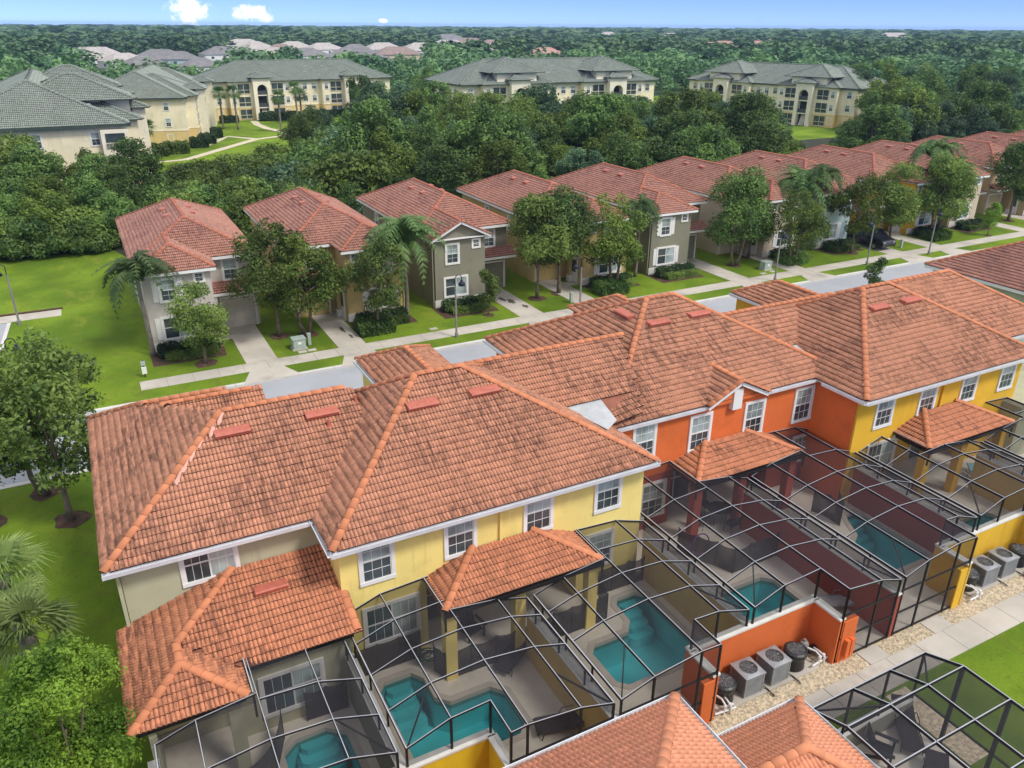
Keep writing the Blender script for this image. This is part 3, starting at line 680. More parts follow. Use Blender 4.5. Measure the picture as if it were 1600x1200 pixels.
root, ro, o = row_block('orange townhouse pair with terracotta hip roof and a small front gable', ORANGE, 0, 0, 22.95, S, W, E, N, ln, (22.8, 25, 0),
    [(1006, 690, .95, 1.5, 'h'), (1093, 675, .95, 1.5, 'h'), (1177, 653, .95, 1.5, 'h'), (1254, 631, .95, 1.5, 'h'), (1019, 780, 1.1, 1.5, 'h'), (1248, 700, .8, 1.2, 'h')], walls, bare=[wW, wE, wN])
Lo = lambda f: [tuple(Vector(p)-o) for p in f]
# small gable on the rear eave
gy = 22.62; gyb = 22.8+(gz-ZE)/.52
gW = [(gx0, gyb, ZE), (gx0, gy, ZE), (gp, gy, gz), (gp, gyb+.2, gz)]; gE = [(gx1, gy, ZE), (gx1, gyb, ZE), (gp, gyb+.2, gz), (gp, gy, gz)]
lay_roof(root, [Lo(gW), Lo(gE), Lo(wW)], singles=80, cap_lines=[(Vector((gp, gy, gz))-o, Vector((gp, gyb+.3, gz+.02))-o), (Vector((gx0, gy, ZE))-o, Vector((gp, gy, gz))-o), (Vector((gx1, gy, ZE))-o, Vector((gp, gy, gz))-o)], part='gable_roof')
gv = [Vector(p)-o for yy in (22.76, 23.5) for p in ((gx0+.12, yy, ZE-.14), (gx1-.12, yy, ZE-.14), (gx1-.12, yy, ZE-.02), (gp, yy, gz-.1), (gx0+.12, yy, ZE-.02))]
m = MB(); m.add(gv, [(0, 1, 2, 3, 4), (9, 8, 7, 6, 5)]+[(k, (k+1) % 5, (k+1) % 5+5, k+5) for k in range(5)]); m.build('gable_wall', ORANGE, root)
m = MB(); m.box(gp-.25-o.x, gp+.25-o.x, 22.7-o.y, 22.94-o.y, 5.0, 5.95); m.build('gable_plaque', WHITE, root)
m = MB()
for gx in (gx0, gx1): m.beam(Vector((gx, gy-.02, ZE-.09))-o, Vector((gp, gy-.02, gz-.09))-o, .04, .16)
m.build('bargeboard', WHITE, root)
cS = [(28.0, 25.05, 6.17), (31.8, 25.05, 6.17), (33.6, 27.2, 7.4), (25.2, 27.2, 7.4)]
lay_roof(root, [Lo(cS)], singles=120, part='link_roof', cap_lines=[(Vector((25.4, 27.2, 7.4))-o, Vector((33.0, 27.2, 7.4))-o)])
m = MB(); m.poly([Vector(p)-o for p in ((28.2, 25.1, 6.2), (30.8, 25.1, 6.24), (30.6, 23.9, 5.98), (28.9, 22.6, 5.86))]); m.build('flashing', MEMB, root)
eave_trim(root, o, [((16.38, 22.77, ZE+.02), (gx0, 22.77, ZE+.02), (0, -1, 0)), ((gx1, 22.77, ZE+.02), (29.27, 22.77, ZE+.02), (0, -1, 0)), ((16.39, 34, ZE+.02), (16.39, 31, ZE+.02), (-1, 0, 0))])
porch_roof(root, o, 19.75, 25.7, 22.93, 21.12, ZL-.1, .37)
for xx in (20.05, 22.5, 25.35): MB().box(xx-.2-o.x, xx+.2-o.x, 21.3-o.y, 21.65-o.y, 0, ZL-.34).build('pillar', MAROON, root)
for xx in (21.3, 24.0): window(root, (xx-o.x, 24.39-o.y, 1.1), 1.9, 2.1, 'S', 'v', .08, 1, False, 'patio_door')
vents_px(ro, o, S, (1, 0, 0), [(1027, 506), (1090, 493)]); vents_px(ro, o, W, (0, 1, 0), [(977, 493)])
# --- sage end house
Ag = (2.6, 26.3, 7.85); x0, y0 = -1.68, 22.0
def make_sage(mirror, label, wins):
    f = (lambda p: (p[0], p[1], p[2])) if not mirror else (lambda p: (2*21.35-p[0]+.75, p[1], p[2]))
    S = [(x0, y0, ZE), (7.2, y0, ZE), (7.2, 26.3, 7.85), Ag]; K1 = (.15, 31.3, 6.5)
    W = [(x0, 33.1, ZE), (x0, y0, ZE), Ag, (1.2, 29.2, 7.08), K1]
    N = [(3.4, 33.1, ZE-.2), (x0, 33.1, ZE), K1, (3.4, 31.3, 6.48)]; N2 = [(7.2, 31.5, 4.85), (-1.2, 31.5, 4.85), Ag, (7.2, 26.3, 7.83)]
    P1 = [(-.5, 30.2, 5.95), (3.4, 30.2, 5.95), (3.4, 31.3, 6.5), K1]; P2 = [(.4, 28.8, 6.35), (4.6, 28.8, 6.35), (4.6, 29.9, 6.9), (.9, 29.9, 6.9)]
    S, W, N, N2, P1, P2 = ([f(p) for p in q] for q in (S, W, N, N2, P1, P2))
    if mirror: N2 = None; N = [f(p) for p in ((7.2, 30.6, ZE), (x0, 30.6, ZE), Ag, (7.2, 26.3, 7.85))]; W = [f(p) for p in ((x0, 30.6, ZE), (x0, y0, ZE), Ag)]
    if mirror: S = [S[1], S[0], S[3], S[2]]; W = [W[1], W[0], *W[:1:-1]]; P1 = [P1[1], P1[0], P1[3], P1[2]]; P2 = [P2[1], P2[0], P2[3], P2[2]]
    base = f((1.6, 24, 0)); lines = [((x0, y0, ZE), Ag), (Ag, (6.9, 26.3, 7.85)), ((x0, 33.1, ZE), K1), (K1, (3.2, 31.3, 6.5)), ((.9, 29.9, 6.92), (4.2, 29.9, 6.92)), (K1, (.35, 30.75, 6.65)), ((1.1, 29.35, 7.05), (.9, 29.9, 6.92))]
    if mirror: lines = [((x0, y0, ZE), Ag), (Ag, (6.9, 26.3, 7.85)), ((x0, 30.6, ZE), Ag)]
    bx = lambda a, b_, *r: ((a, b_) if not mirror else (f((b_, 0, 0))[0], f((a, 0, 0))[0]))+r
    walls = [('wall', bx(-1.3, 3.2, 22.4, 30.2 if mirror else 32.7, 0, ZE-.05), SAGE), ('wall', bx(3.2, 5.0, 22.4, 29.0, 0, ZE-.06), SAGE), ('soffit', bx(-1.6, 3.3, 22.03, 30.5 if mirror else 33.0, ZE-.12, ZE-.06), WHITE), ('soffit', bx(3.3, 5.0, 22.03, 29.2, ZE-.12, ZE-.06), WHITE), ('wall', bx(-1.3, 1.2, 20.2, 22.39, 0, 2.95), SAGE), ('wall', bx(-1.3, -1.1, 18.3, 20.2, 0, 2.95), SAGE), ('wall', bx(1.2, 4.7, 19.5, 22.38, 0, 2.95), SAGE)]
    root, ro, o = row_block(label, SAGE, 0, 0, 22.4, S, W, None, N, [(f(a), f(b_)) for a, b_ in lines], base, wins, walls, bare=[N2] if N2 else [])
    if not mirror: lay_roof(root, [[tuple(Vector(p)-o) for p in q] for q in (P1, P2)], singles=0, part='street_side_roof')
    e0, e1 = (f((x0-.05, y0-.03, ZE+.02)), f((4.4, y0-.03, ZE+.02)))
    if mirror: e0, e1 = e1, e0
    eave_trim(root, o, [(e0, e1, (0, -1, 0))])
    return root, ro, o, S, W
root, ro, o, S, W = make_sage(False, 'pale sage end townhouse with a low lean-to roof beside the lawn', [(327, 876, 1.5, 1.15, 'v')])
vents_px(ro, o, S, (1, 0, 0), [(363, 677), (502, 648)])
for q in ((514, 668), (556, 630)):
    d = ray(*q); n_ = slope_n(S); t_ = (Vector(S[0])-CP).dot(n_)/d.dot(n_); pipe_vent(ro, CP+d*t_-o)
# pale sealant smeared along the repaired hip
SEAL = M('roof_sealant', (.6, .33, .25), .7, .1, 3)
rs_ = random.Random(3)
for k in range(12):
    t_ = rs_.uniform(.42, 1.0); p = Vector((x0, y0, ZE)).lerp(Vector(Ag), t_)+Vector((rs_.uniform(-.05, .3), rs_.uniform(-.3, .05), 0)); q = on_slope(S, p.x, p.y)
    if p.x-p.y < Ag[0]-Ag[1]-.02: q = Vector((p.x, p.y, ZE+(p.x-x0)*.55))
    m = MB(); rx_, ry_ = rs_.uniform(.05, .12), rs_.uniform(.12, .3); pts = [(q.x-o.x+rx_*math.cos(a*.7)*rs_.uniform(.5, 1.1)+ry_*.5*math.sin(a*.7), q.y-o.y+ry_*math.sin(a*.7), q.z+.115+.55*ry_*math.sin(a*.7)) for a in range(9)]
    m.poly(pts); m.build('sealant_patch', SEAL, ro)
# lower roof of the sage house
ZJ = 4.2; yw = 22.38
lS = [(1.5, 19.05, ZL), (4.85, 19.05, ZL), (4.85, yw, ZJ), (1.8, yw, ZJ), (-.2, 20.35, ZL+.46)]
rid0, rid1 = (-.2, 20.35, 3.56), (-.2, 19.5, 3.56)
lW = [(-1.7, yw, ZL), (-1.7, 17.95, ZL), rid1, rid0, (1.8, yw, ZJ)]
lE = [(1.35, 17.95, ZL), (1.4, 19.1, ZL), rid0, rid1]; lS2 = [(-1.7, 17.95, ZL), (1.35, 17.95, ZL), rid1]
Lo = lambda f: [tuple(Vector(p)-o) for p in f]
lr = lay_roof(root, [Lo(lS), Lo(lW), Lo(lE), Lo(lS2)], mat=TILE_LOW, tile_me=TILE_ME_LOW, part='lean_to_roof', cap_lines=[(Vector(a)-o, Vector(b_)-o) for a, b_ in ((rid0, (1.8, yw, ZJ)), (rid1, rid0), ((-1.7, 17.95, ZL), rid1), ((1.35, 17.95, ZL), rid1), ((4.8, 19.05, ZL+.02), (4.8, 20.6, ZL+.5)))])
vent(lr, on_slope(lS, 2.75, 21.3)-o, (1, 0, 0), slope_n(lS), 1.0)
m = MB(); m.box(-1.42-o.x, -1.32-o.x, 22.28-o.y, 22.38-o.y, 3.2, ZE-.15); m.build('downspout', SAGE, root)
m = MB(); m.box(-1.55-o.x, 1.25-o.x, 18.1-o.y, 19.4-o.y, ZL-.26, ZL-.03); m.box(1.3-o.x, 4.7-o.x, 19.2-o.y, 20.5-o.y, ZL-.26, ZL-.03); m.build('soffit', BRONZE, root)
window(root, (2.75-o.x, 19.49-o.y, 1.35), 1.75, 1.35, 'S', 'v')
MB().box(.75-o.x, 1.12-o.x, 18.1-o.y, 18.4-o.y, 0, ZL-.27).build('pillar', SAGE, root)
rs, rs2, o3, S3, W3 = make_sage(True, 'pale sage end townhouse at the far end of the row past the golden pair', [])
window(rs, (42.0-o3.x, 22.395-o3.y, 4.2), 1.0, 1.4, 'S')
# --- next row of townhouses past the gap
h = hip(48.9, 62, 22.0, 33.2, ZE, .5)
root = thing('townhouse', 'pale green townhouse beyond the gap at the end of the row', 'townhouse', (55, 29, 0)); o = Vector((55, 29, 0)); Lo = lambda f: [tuple(Vector(p)-o) for p in f]
lay_roof(root, [Lo(h['S']), Lo(h['W'])], bare=[Lo(h['N']), Lo(h['E'])], mat=TILE_FAR, cap_lines=[(Vector(a)-o, Vector(b_)-o) for a, b_ in h['lines']], singles=0)
MB().box(49.3-o.x, 61.6-o.x, 22.4-o.y, 32.8-o.y, 0, ZE-.04).build('wall', M('pale_green_stucco', (.5, .53, .38), .9, .06), root)
fascia(root, (48.88-o.x, 22-o.y, ZE), (48.88-o.x, 33.2-o.y, ZE)); window(root, (49.295-o.x, 28.6-o.y, 4.0), 1.0, 1.4, 'W'); window(root, (49.295-o.x, 25.0-o.y, 4.0), 1.0, 1.4, 'W')
# ------------------------------------------------------------------ pool yards: decks, pools, walls, screen cages, fences
Y_DOOR, Y_REC, CAPZ = 13.45, 14.6, 1.88
UNITS = [  # name, x0, x1, recess side, recess x, house wall y, porch strip (xa, xb, front y), wall colours (west face, east face), outer colour
    ('sage', -1.3, 4.55, 'R', 2.0, 19.5, [(-1.3, 1.45, 17.9)], OLIVE),
    ('pale yellow', 4.55, 10.55, 'L', 7.15, 20.45, [(7.5, 10.55, 18.6)], BUFF),
    ('pale yellow', 10.55, 16.7, 'R', 14.25, 20.45, [(10.55, 13.45, 18.6)], BUFF),
    ('orange', 16.7, 22.5, 'L', 19.7, 22.95, [(19.7, 22.5, 21.1)], MAROON),
    ('orange', 22.5, 28.4, 'R', 26.3, 22.95, [(22.5, 25.7, 21.1)], MAROON),
    ('golden', 28.4, 34.4, 'L', 31.7, 20.5, [(30.65, 34.4, 18.6)], BUFF),
    ('golden', 34.4, 40.4, 'R', 37.5, 20.5, [(34.4, 36.6, 18.6)], BUFF)]
def poly_in(pts, d):                                               # inset/outset a polygon about its edges
    n = len(pts); area = sum(pts[i][0]*pts[(i+1) % n][1]-pts[(i+1) % n][0]*pts[i][1] for i in range(n)); sg = 1 if area > 0 else -1; out = []
    for i in range(n):
        p, a, b_ = (Vector(pts[k % n][:2]) for k in (i, i-1, i+1))
        e1, e2 = (p-a).normalized(), (b_-p).normalized(); n1, n2 = Vector((-e1.y, e1.x))*sg, Vector((-e2.y, e2.x))*sg
        k = (n1+n2); k = k/max(.35, k.dot(n1)); out.append((p.x+k.x*d, p.y+k.y*d))
    return out
POOLS = [
    [(2.05, 15.2), (2.05, 18.35), (2.47, 18.7), (3.4, 18.75), (3.95, 18.3), (4.0, 15.2)],
    [(5.45, 15.3), (5.42, 19.35), (5.66, 19.68), (6.6, 19.68), (6.9, 19.25), (6.9, 18.3), (7.3, 17.9), (8.7, 17.9), (9.05, 17.5), (9.05, 16.1), (8.7, 15.75), (7.3, 15.75), (7.0, 15.3)],
    [(12.55, 16.15), (12.55, 17.6), (12.85, 17.95), (14.3, 17.95), (14.7, 18.4), (14.75, 19.35), (15.0, 19.66), (15.8, 19.66), (16.1, 19.35), (16.1, 16.2), (15.7, 15.85), (12.85, 15.85)],
    [(18.4, 16.2), (18.4, 17.75), (18.75, 18.1), (20.8, 18.1), (21.15, 17.75), (21.15, 16.2), (20.8, 15.9), (18.75, 15.9)],
    [(26.0, 15.95), (26.0, 18.0), (26.6, 18.35), (27.1, 19.3), (27.35, 19.66), (27.9, 19.66), (28.15, 19.3), (28.15, 15.95)],
    [(29.3, 16.2), (29.3, 17.0), (33.2, 17.0), (33.35, 16.7), (33.35, 16.2), (33.0, 15.9), (29.6, 15.9)], None]
STEPS = [(3.1, 18.7, 1.4, 3), (6.1, 19.62, 1.1, 4), (15.4, 19.6, 1.0, 4), None, (27.6, 19.6, .8, 4), None, None]
WATER_LBL = ['small octagonal end pool in the sage yard', 'L shaped teal pool with corner steps in the left pale yellow yard', 'L shaped turquoise pool reflecting the sky in the right pale yellow yard', 'teal pool with clipped corners in the left orange yard', 'long turquoise pool in the right orange yard', 'dark teal pool in the golden yard']
for i, (u, P) in enumerate(zip(UNITS, POOLS)):
    nm, ua, ub, side, rx, yw, strips, col = u
    back = max(yw+1.6, 20)
    outer = [(ua, Y_REC), (rx, Y_REC), (rx, Y_DOOR), (ub, Y_DOOR), (ub, back), (ua, back)] if side == 'L' else [(ua, Y_DOOR), (rx, Y_DOOR), (rx, Y_REC), (ub, Y_REC), (ub, back), (ua, back)]
    m = MB()
    if P: m.holed(outer, [poly_in(P, -.12)], .05)
    else: m.poly([(x, y, .05) for x, y in outer])
    struct('pool_deck', m, DECK)
    if not P: continue
    cx, cy = sum(p[0] for p in P)/len(P), sum(p[1] for p in P)/len(P)
    pool = thing('swimming_pool', WATER_LBL[min(i, 5)], 'pool', (cx, cy, 0)); T = lambda pts: [(p[0]-cx, p[1]-cy) for p in pts]
    Pl = T(P); Po = poly_in(Pl, -.22); n = len(Pl)
    m = MB(); m.add([(p[0], p[1], .07) for p in Pl]+[(p[0], p[1], .07) for p in Po]+[(p[0], p[1], -.25) for p in Pl]+[(p[0], p[1], .03) for p in Po],
                    [(k, (k+1) % n, (k+1) % n+n, k+n) for k in range(n)]+[(k, (k+1) % n, (k+1) % n+2*n, k+2*n) for k in range(n)]+[(k+n, (k+1) % n+n, (k+1) % n+3*n, k+3*n) for k in range(n)])
    m.build('coping', COPING, pool)
    m = MB(); m.add([(p[0], p[1], -.24) for p in Pl]+[(p[0], p[1], -1.35) for p in Pl], [(k, (k+1) % n, (k+1) % n+n, k+n) for k in range(n)]); m.holed(Pl, [], -1.35); m.build('basin', POOLIN, pool)
    m = MB(); m.holed(Pl, [], -.09); m.build('water', WATER, pool)
    if STEPS[i]:
        sx, sy, wd, ns = STEPS[i]
        for k in range(ns):
            hw = wd/2*(.72+.12*k); d_ = .32*(k+1)
            MB().prism([(sx-cx-hw, sy-cy), (sx-cx-hw, sy-cy-d_+.15), (sx-cx-hw*.7, sy-cy-d_), (sx-cx+hw*.7, sy-cy-d_), (sx-cx+hw, sy-cy-d_+.15), (sx-cx+hw, sy-cy)], -1.34, -.2-.24*k).build('pool_step', POOLIN, pool)
# --- garden walls: dividers and outer walls with pale caps
def wall_seg(root, a, b_, th, h, mat, cap=True, capw=.09):
    a, b_ = Vector(a), Vector(b_); o = root.location
    MB().beam((a.x-o.x, a.y-o.y, h/2), (b_.x-o.x, b_.y-o.y, h/2), th, h).build('wall_panel', mat, root)
    if cap: MB().beam((a.x-o.x, a.y-o.y, h+.035), (b_.x-o.x, b_.y-o.y, h+.035), th+capw, .07).build('wall_cap', WCONC, root)
divs = [(4.55, 19.4, 'grey', OLIVE, BUFF, 'between the sage and pale yellow yards'), (10.55, 18.6, 'buff', BUFF, BUFF, 'between the two pale yellow yards'), (16.7, 20.4, 'two tone', BUFF, MAROON, 'between the pale yellow and orange yards'),
        (22.5, 21.1, 'brick red', MAROON, MAROON, 'between the two orange yards'), (28.4, 20.4, 'two tone', MAROON, BUFF, 'between the orange and golden yards'), (34.4, 18.6, 'buff', BUFF, BUFF, 'between the two golden yards')]
for x, yn, cn, cw_, ce, where in divs:
    ys = Y_REC+.12 if x in (4.55, 16.7, 28.4) else Y_DOOR
    r_ = thing('garden_wall', f'{cn} rendered dividing wall with pale cap {where}', 'wall', (x, (yn+ys)/2, 0)); cy = (yn+ys)/2
    MB().box(-.1, 0, ys-cy, yn-cy, 0, 1.9).build('wall_panel', cw_, r_); MB().box(.001, .1, ys-cy, yn-cy, 0, 1.9).build('wall_panel', ce, r_)
    MB().box(-.15, .15, ys-cy-.03, yn-cy, 1.901, 1.97).build('wall_cap', WCONC, r_)
r_ = thing('garden_wall', 'grey rendered outer wall of the sage yard beside the lawn', 'wall', (-1.3, 16, 0)); wall_seg(r_, (-1.3, 13.4), (-1.3, 18.0), .2, 1.9, OLIVE)
for (xa, xb, mat, lab) in ((2.0, 7.15, stucco('bright_yellow_stucco', (.8, .55, .02)), 'bright yellow recessed equipment wall with pale cap below the pale yellow yard'), (14.25, 19.7, ORANGE, 'orange recessed wall with pale cap behind the equipment pad'), (26.35, 31.7, GOLD, 'golden recessed wall with pale cap behind the equipment pad')):
    r_ = thing('garden_wall', lab, 'wall', ((xa+xb)/2, Y_REC, 0))
    wall_seg(r_, (xa-.1, Y_REC+.1), (xb+.1, Y_REC+.1), .2, CAPZ, mat)
    wall_seg(r_, (xa, Y_DOOR-.02), (xa, Y_REC-.003), .2, CAPZ, mat); wall_seg(r_, (xb, Y_DOOR-.02), (xb, Y_REC-.003), .2, CAPZ, mat)
    MB().box(xb+.1-r_.location.x, xb+.75-r_.location.x, Y_DOOR-.05-Y_REC, Y_DOOR+.15-Y_REC, 0, CAPZ-.1).build('wall_panel', mat, r_)
    MB().box(xa-.5-r_.location.x, xa-.1-r_.location.x, Y_DOOR-.05-Y_REC, Y_DOOR+.15-Y_REC, 0, CAPZ-.1).build('wall_panel', mat, r_)
    for k in (0, 1): MB().box(xb+.25+k*.22-r_.location.x, xb+.42+k*.22-r_.location.x, Y_DOOR-.2-Y_REC, Y_DOOR-.052-Y_REC, .3, 1.0).build('electric_box', mat, r_)
# --- screen cages
BW = .06
def seg(root, name, p, q, w_=.05, h_=.11):
    # aluminium member: dark bronze with a painted strip of sky sheen on top
    o = root.location; p, q = Vector(p)-o, Vector(q)-o
    b0 = MB(); b0.beam(p, q, w_, h_); ob = b0.build(name, BRONZE, root)
    if name == 'roof_beam':
        d = (q-p).normalized(); s_ = d.cross(Vector((0, 0, 1))).normalized(); n_ = s_.cross(d)*(h_/2+.006)
        MB().beam(p+n_, q+n_, max(.018, w_*.6), .012).build('top_sheen', SKY_SHEEN, ob)
    return ob
def pane(root, pts, name='screen_panel', mat=SCREEN):
    o = root.location; m = MB(); m.poly([Vector(p)-o for p in pts]); return m.build(name, mat, root)
def cage(i, u, label):
    nm, ua, ub, side, rx, yw, strips, col = u
    st = [0, 1.35/6, 3.1/6, 4.85/6, 1]; zs = [2.6, 3.05, 3.16, 2.95, 2.6]
    if side == 'R': st = [1-s_ for s_ in st[::-1]]; zs = zs[::-1]
    xs = [ua+.13+(ub-ua-.26)*s_ for s_ in st]
    jog = rx; k = min(range(1, 4), key=lambda q: abs(xs[q]-jog)); 
    # insert the jog station
    xs2 = sorted(xs+[jog]); zf = lambda x: float(np.interp(x, xs, zs))
    root = thing('screen_enclosure', label, 'pool cage', ((ua+ub)/2, 16, 0))
    ns = 4; front = lambda x: (Y_REC+.08 if ((x < jog) == (side == 'L')) else Y_DOOR)
    def north(x):
        for a, b_, yf in strips:
            if a-.01 <= x <= b_+.01: return yf-.05
        return yw-.02
    ys_all = sorted(set([Y_DOOR, Y_REC+.08, 16.1, 17.6, 19.05, 20.55, yw-.02]+[s_[2]-.05 for s_ in strips]))
    cells = [(xs2[a], xs2[a+1]) for a in range(len(xs2)-1)]
    for a, (xa, xb) in enumerate(cells):
        xm = (xa+xb)/2; f, n = front(xm), north(xm); yy = [f]
        for y in (16.1, 17.6, 19.05, 20.55):
            if yy[-1]+.8 < y < n-.8: yy.append(y)
        yy.append(n)
        for y0, y1 in zip(yy[:-1], yy[1:]):
            pane(root, [(xa, y0, zf(xa)), (xb, y0, zf(xb)), (xb, y1, zf(xb)), (xa, y1, zf(xa))])
        for y in yy: seg(root, 'roof_beam', (xa, y, zf(xa)), (xb, y, zf(xb)), .028, .055)
        # front wall
        base = CAPZ+.07 if abs(f-(Y_REC+.08)) < .01 else .06
        pane(root, [(xa, f, base), (xb, f, base), (xb, f, zf(xb)-.03), (xa, f, zf(xa)-.03)])
        if base < 1:
            for zz in (.1, 1.05, 2.05): seg(root, 'rail', (xa, f, zz), (xb, f, zz), .045, .06)
    for x in xs2:
        fs = [front(x-.05), front(x+.05)]; f = min(fs) if x not in (xs2[0], xs2[-1]) else (front(xs2[0]+.1) if x == xs2[0] else front(xs2[-1]-.1))
        n = max(north(x-.05), north(x+.05)) if x not in (xs2[0], xs2[-1]) else (north(x+.1) if x == xs2[0] else north(x-.1))
        if x == jog: n = Y_REC+.08
        seg(root, 'roof_beam', (x, f, zf(x)), (x, n, zf(x)), .032 if x not in (xs2[0], xs2[-1]) else .055, .085)
        base = .05 if f < 14 else CAPZ+.05
        seg(root, 'post', (x, f, base), (x, f, zf(x)), .06, .06)
        if x == jog: seg(root, 'post', (x, Y_REC+.08, CAPZ), (x, Y_REC+.08, zf(x)), .06, .06); pane(root, [(x, Y_DOOR, CAPZ), (x, Y_REC+.08, CAPZ), (x, Y_REC+.08, zf(x)), (x, Y_DOOR, zf(x))])
    # side screens above the dividing walls
    for x, xx in ((ua, xs2[0]), (ub, xs2[-1])):
        f, n = (front(ua+.1), north(ua+.1)) if x == ua else (front(ub-.1), north(ub-.1))
        if nm == 'sage' and x == ua: n = 17.85
        pane(root, [(xx, f, 1.97), (xx, n, 1.97), (xx, n, 2.58), (xx, f, 2.58)])
        y = f
        while y < n: seg(root, 'post', (xx, y, 1.97), (xx, y, 2.55), .05, .05); y += 1.5
    # vertical screens where the cage meets the porch roof edge
    for a, b_, yf in strips:
        for xe, inner in ((a, a > ua+.2), (b_, b_ < ub-.2)):
            if inner:
                pane(root, [(xe, yf, 2.5), (xe, yw, 3.0), (xe, yw, zf(xe)+.02), (xe, yf, zf(xe)+.02)])
                seg(root, 'post', (xe, yf, 2.3), (xe, yf, zf(xe)), .06, .06); seg(root, 'roof_beam', (xe, yf, zf(xe)), (xe, yw, zf(xe)), .05, .08)
        pane(root, [(a, yf-.05, 2.85), (b_, yf-.05, 2.85), (b_, yf-.05, zf(b_)), ((a+b_)/2, yf-.05, zf((a+b_)/2)), (a, yf-.05, zf(a))])
    # corner braces
    xs_b = xs2[1:3] if side == 'L' else xs2[-3:-1]
    seg(root, 'brace', (xs[0], front(xs[0]+.1), 2.55), (xs[1], front(xs[1]+.05)+1.5, zf(xs[1])), .04, .05)
    seg(root, 'brace', (xs[-1], front(xs[-1]-.1), 2.55), (xs[-2], front(xs[-2]-.05)+1.5, zf(xs[-2])), .04, .05)
    return root
CL = ['bronze screen enclosure over the small pool of the sage house', 'bronze screen enclosure over the left pale yellow pool yard with two brown loungers', 'bronze screen enclosure over the right pale yellow yard with the bright turquoise pool', 'bronze screen enclosure over the left orange yard with table and purple hoop', 'bronze screen enclosure over the right orange yard with the long pool', 'bronze screen enclosure over the golden yard with an aqua lounger', 'bronze screen enclosure over the second golden yard past the aqua lounger']
for i, u in enumerate(UNITS): cage(i, u, CL[i])
# --- removable mesh pool fences
def pool_fence(pts, label, h=1.2):
    c = Vector((sum(p[0] for p in pts)/len(pts), sum(p[1] for p in pts)/len(pts), .05)); r_ = thing('pool_fence', label, 'fence', c)
    for a, b_ in zip(pts[:-1], pts[1:]):
        a, b_ = Vector((*a, .05)), Vector((*b_, .05)); n = max(1, round((b_-a).length/.85))
        for k in range(n):
            p, q = a.lerp(b_, k/n)-c, a.lerp(b_, (k+1)/n)-c; sag = random.uniform(.01, .06); nn = 5
            pts2 = [p.lerp(q, t_/nn) for t_ in range(nn+1)]; m = MB()
            sd_ = (q-p).cross(Vector((0, 0, 1))).normalized()
            vs = [v+Vector((0, 0, .02)) for v in pts2]+[v+Vector((0, 0, h-sag*4*(j/nn)*(1-j/nn)*1.5))+sd_*math.sin(j/nn*math.pi)*sag for j, v in enumerate(pts2)]
            m.add(vs, [(j, j+1, j+nn+2, j+nn+1) for j in range(nn)]); m.build('mesh_panel', FENCEM, r_)
        for k in range(n+1):
            p = a.lerp(b_, k/n)-c; MB().tube([p, p+Vector((0, 0, h+.02))], .014, 6).build('fence_post', BLACKP, r_)
pool_fence([(4.9, 20.22), (7.2, 20.22), (7.0, 19.85)], 'black mesh pool fence along the pale yellow wall below the double window')
pool_fence([(7.35, 19.4), (7.56, 18.8), (10.3, 18.78)], 'black mesh pool fence in front of the left pale yellow porch')
pool_fence([(10.9, 18.85), (13.95, 18.83), (14.2, 19.75)], 'black mesh pool fence in front of the right pale yellow porch')
pool_fence([(14.3, 20.15), (16.5, 20.1)], 'black mesh pool fence by the steps of the turquoise pool')
pool_fence([(18.9, 21.0), (19.2, 20.2), (19.65, 19.5), (19.96, 18.8), (22.35, 18.85)], 'zigzag black mesh pool fence with the purple hoop in the orange yard')
pool_fence([(26.2, 20.6), (26.45, 19.95), (26.44, 19.2), (27.0, 19.95)], 'folded black mesh pool fence by the long orange yard pool')
pool_fence([(-.3, 16.6), (.9, 17.2), (1.8, 17.9), (2.2, 18.9)], 'black mesh pool fence across the sage porch')
pool_fence([(3.0, 19.25), (4.3, 19.2)], 'black mesh pool fence under the sage double window')
M('far_vent', (.45, .15, .11), .7, .1, 5)
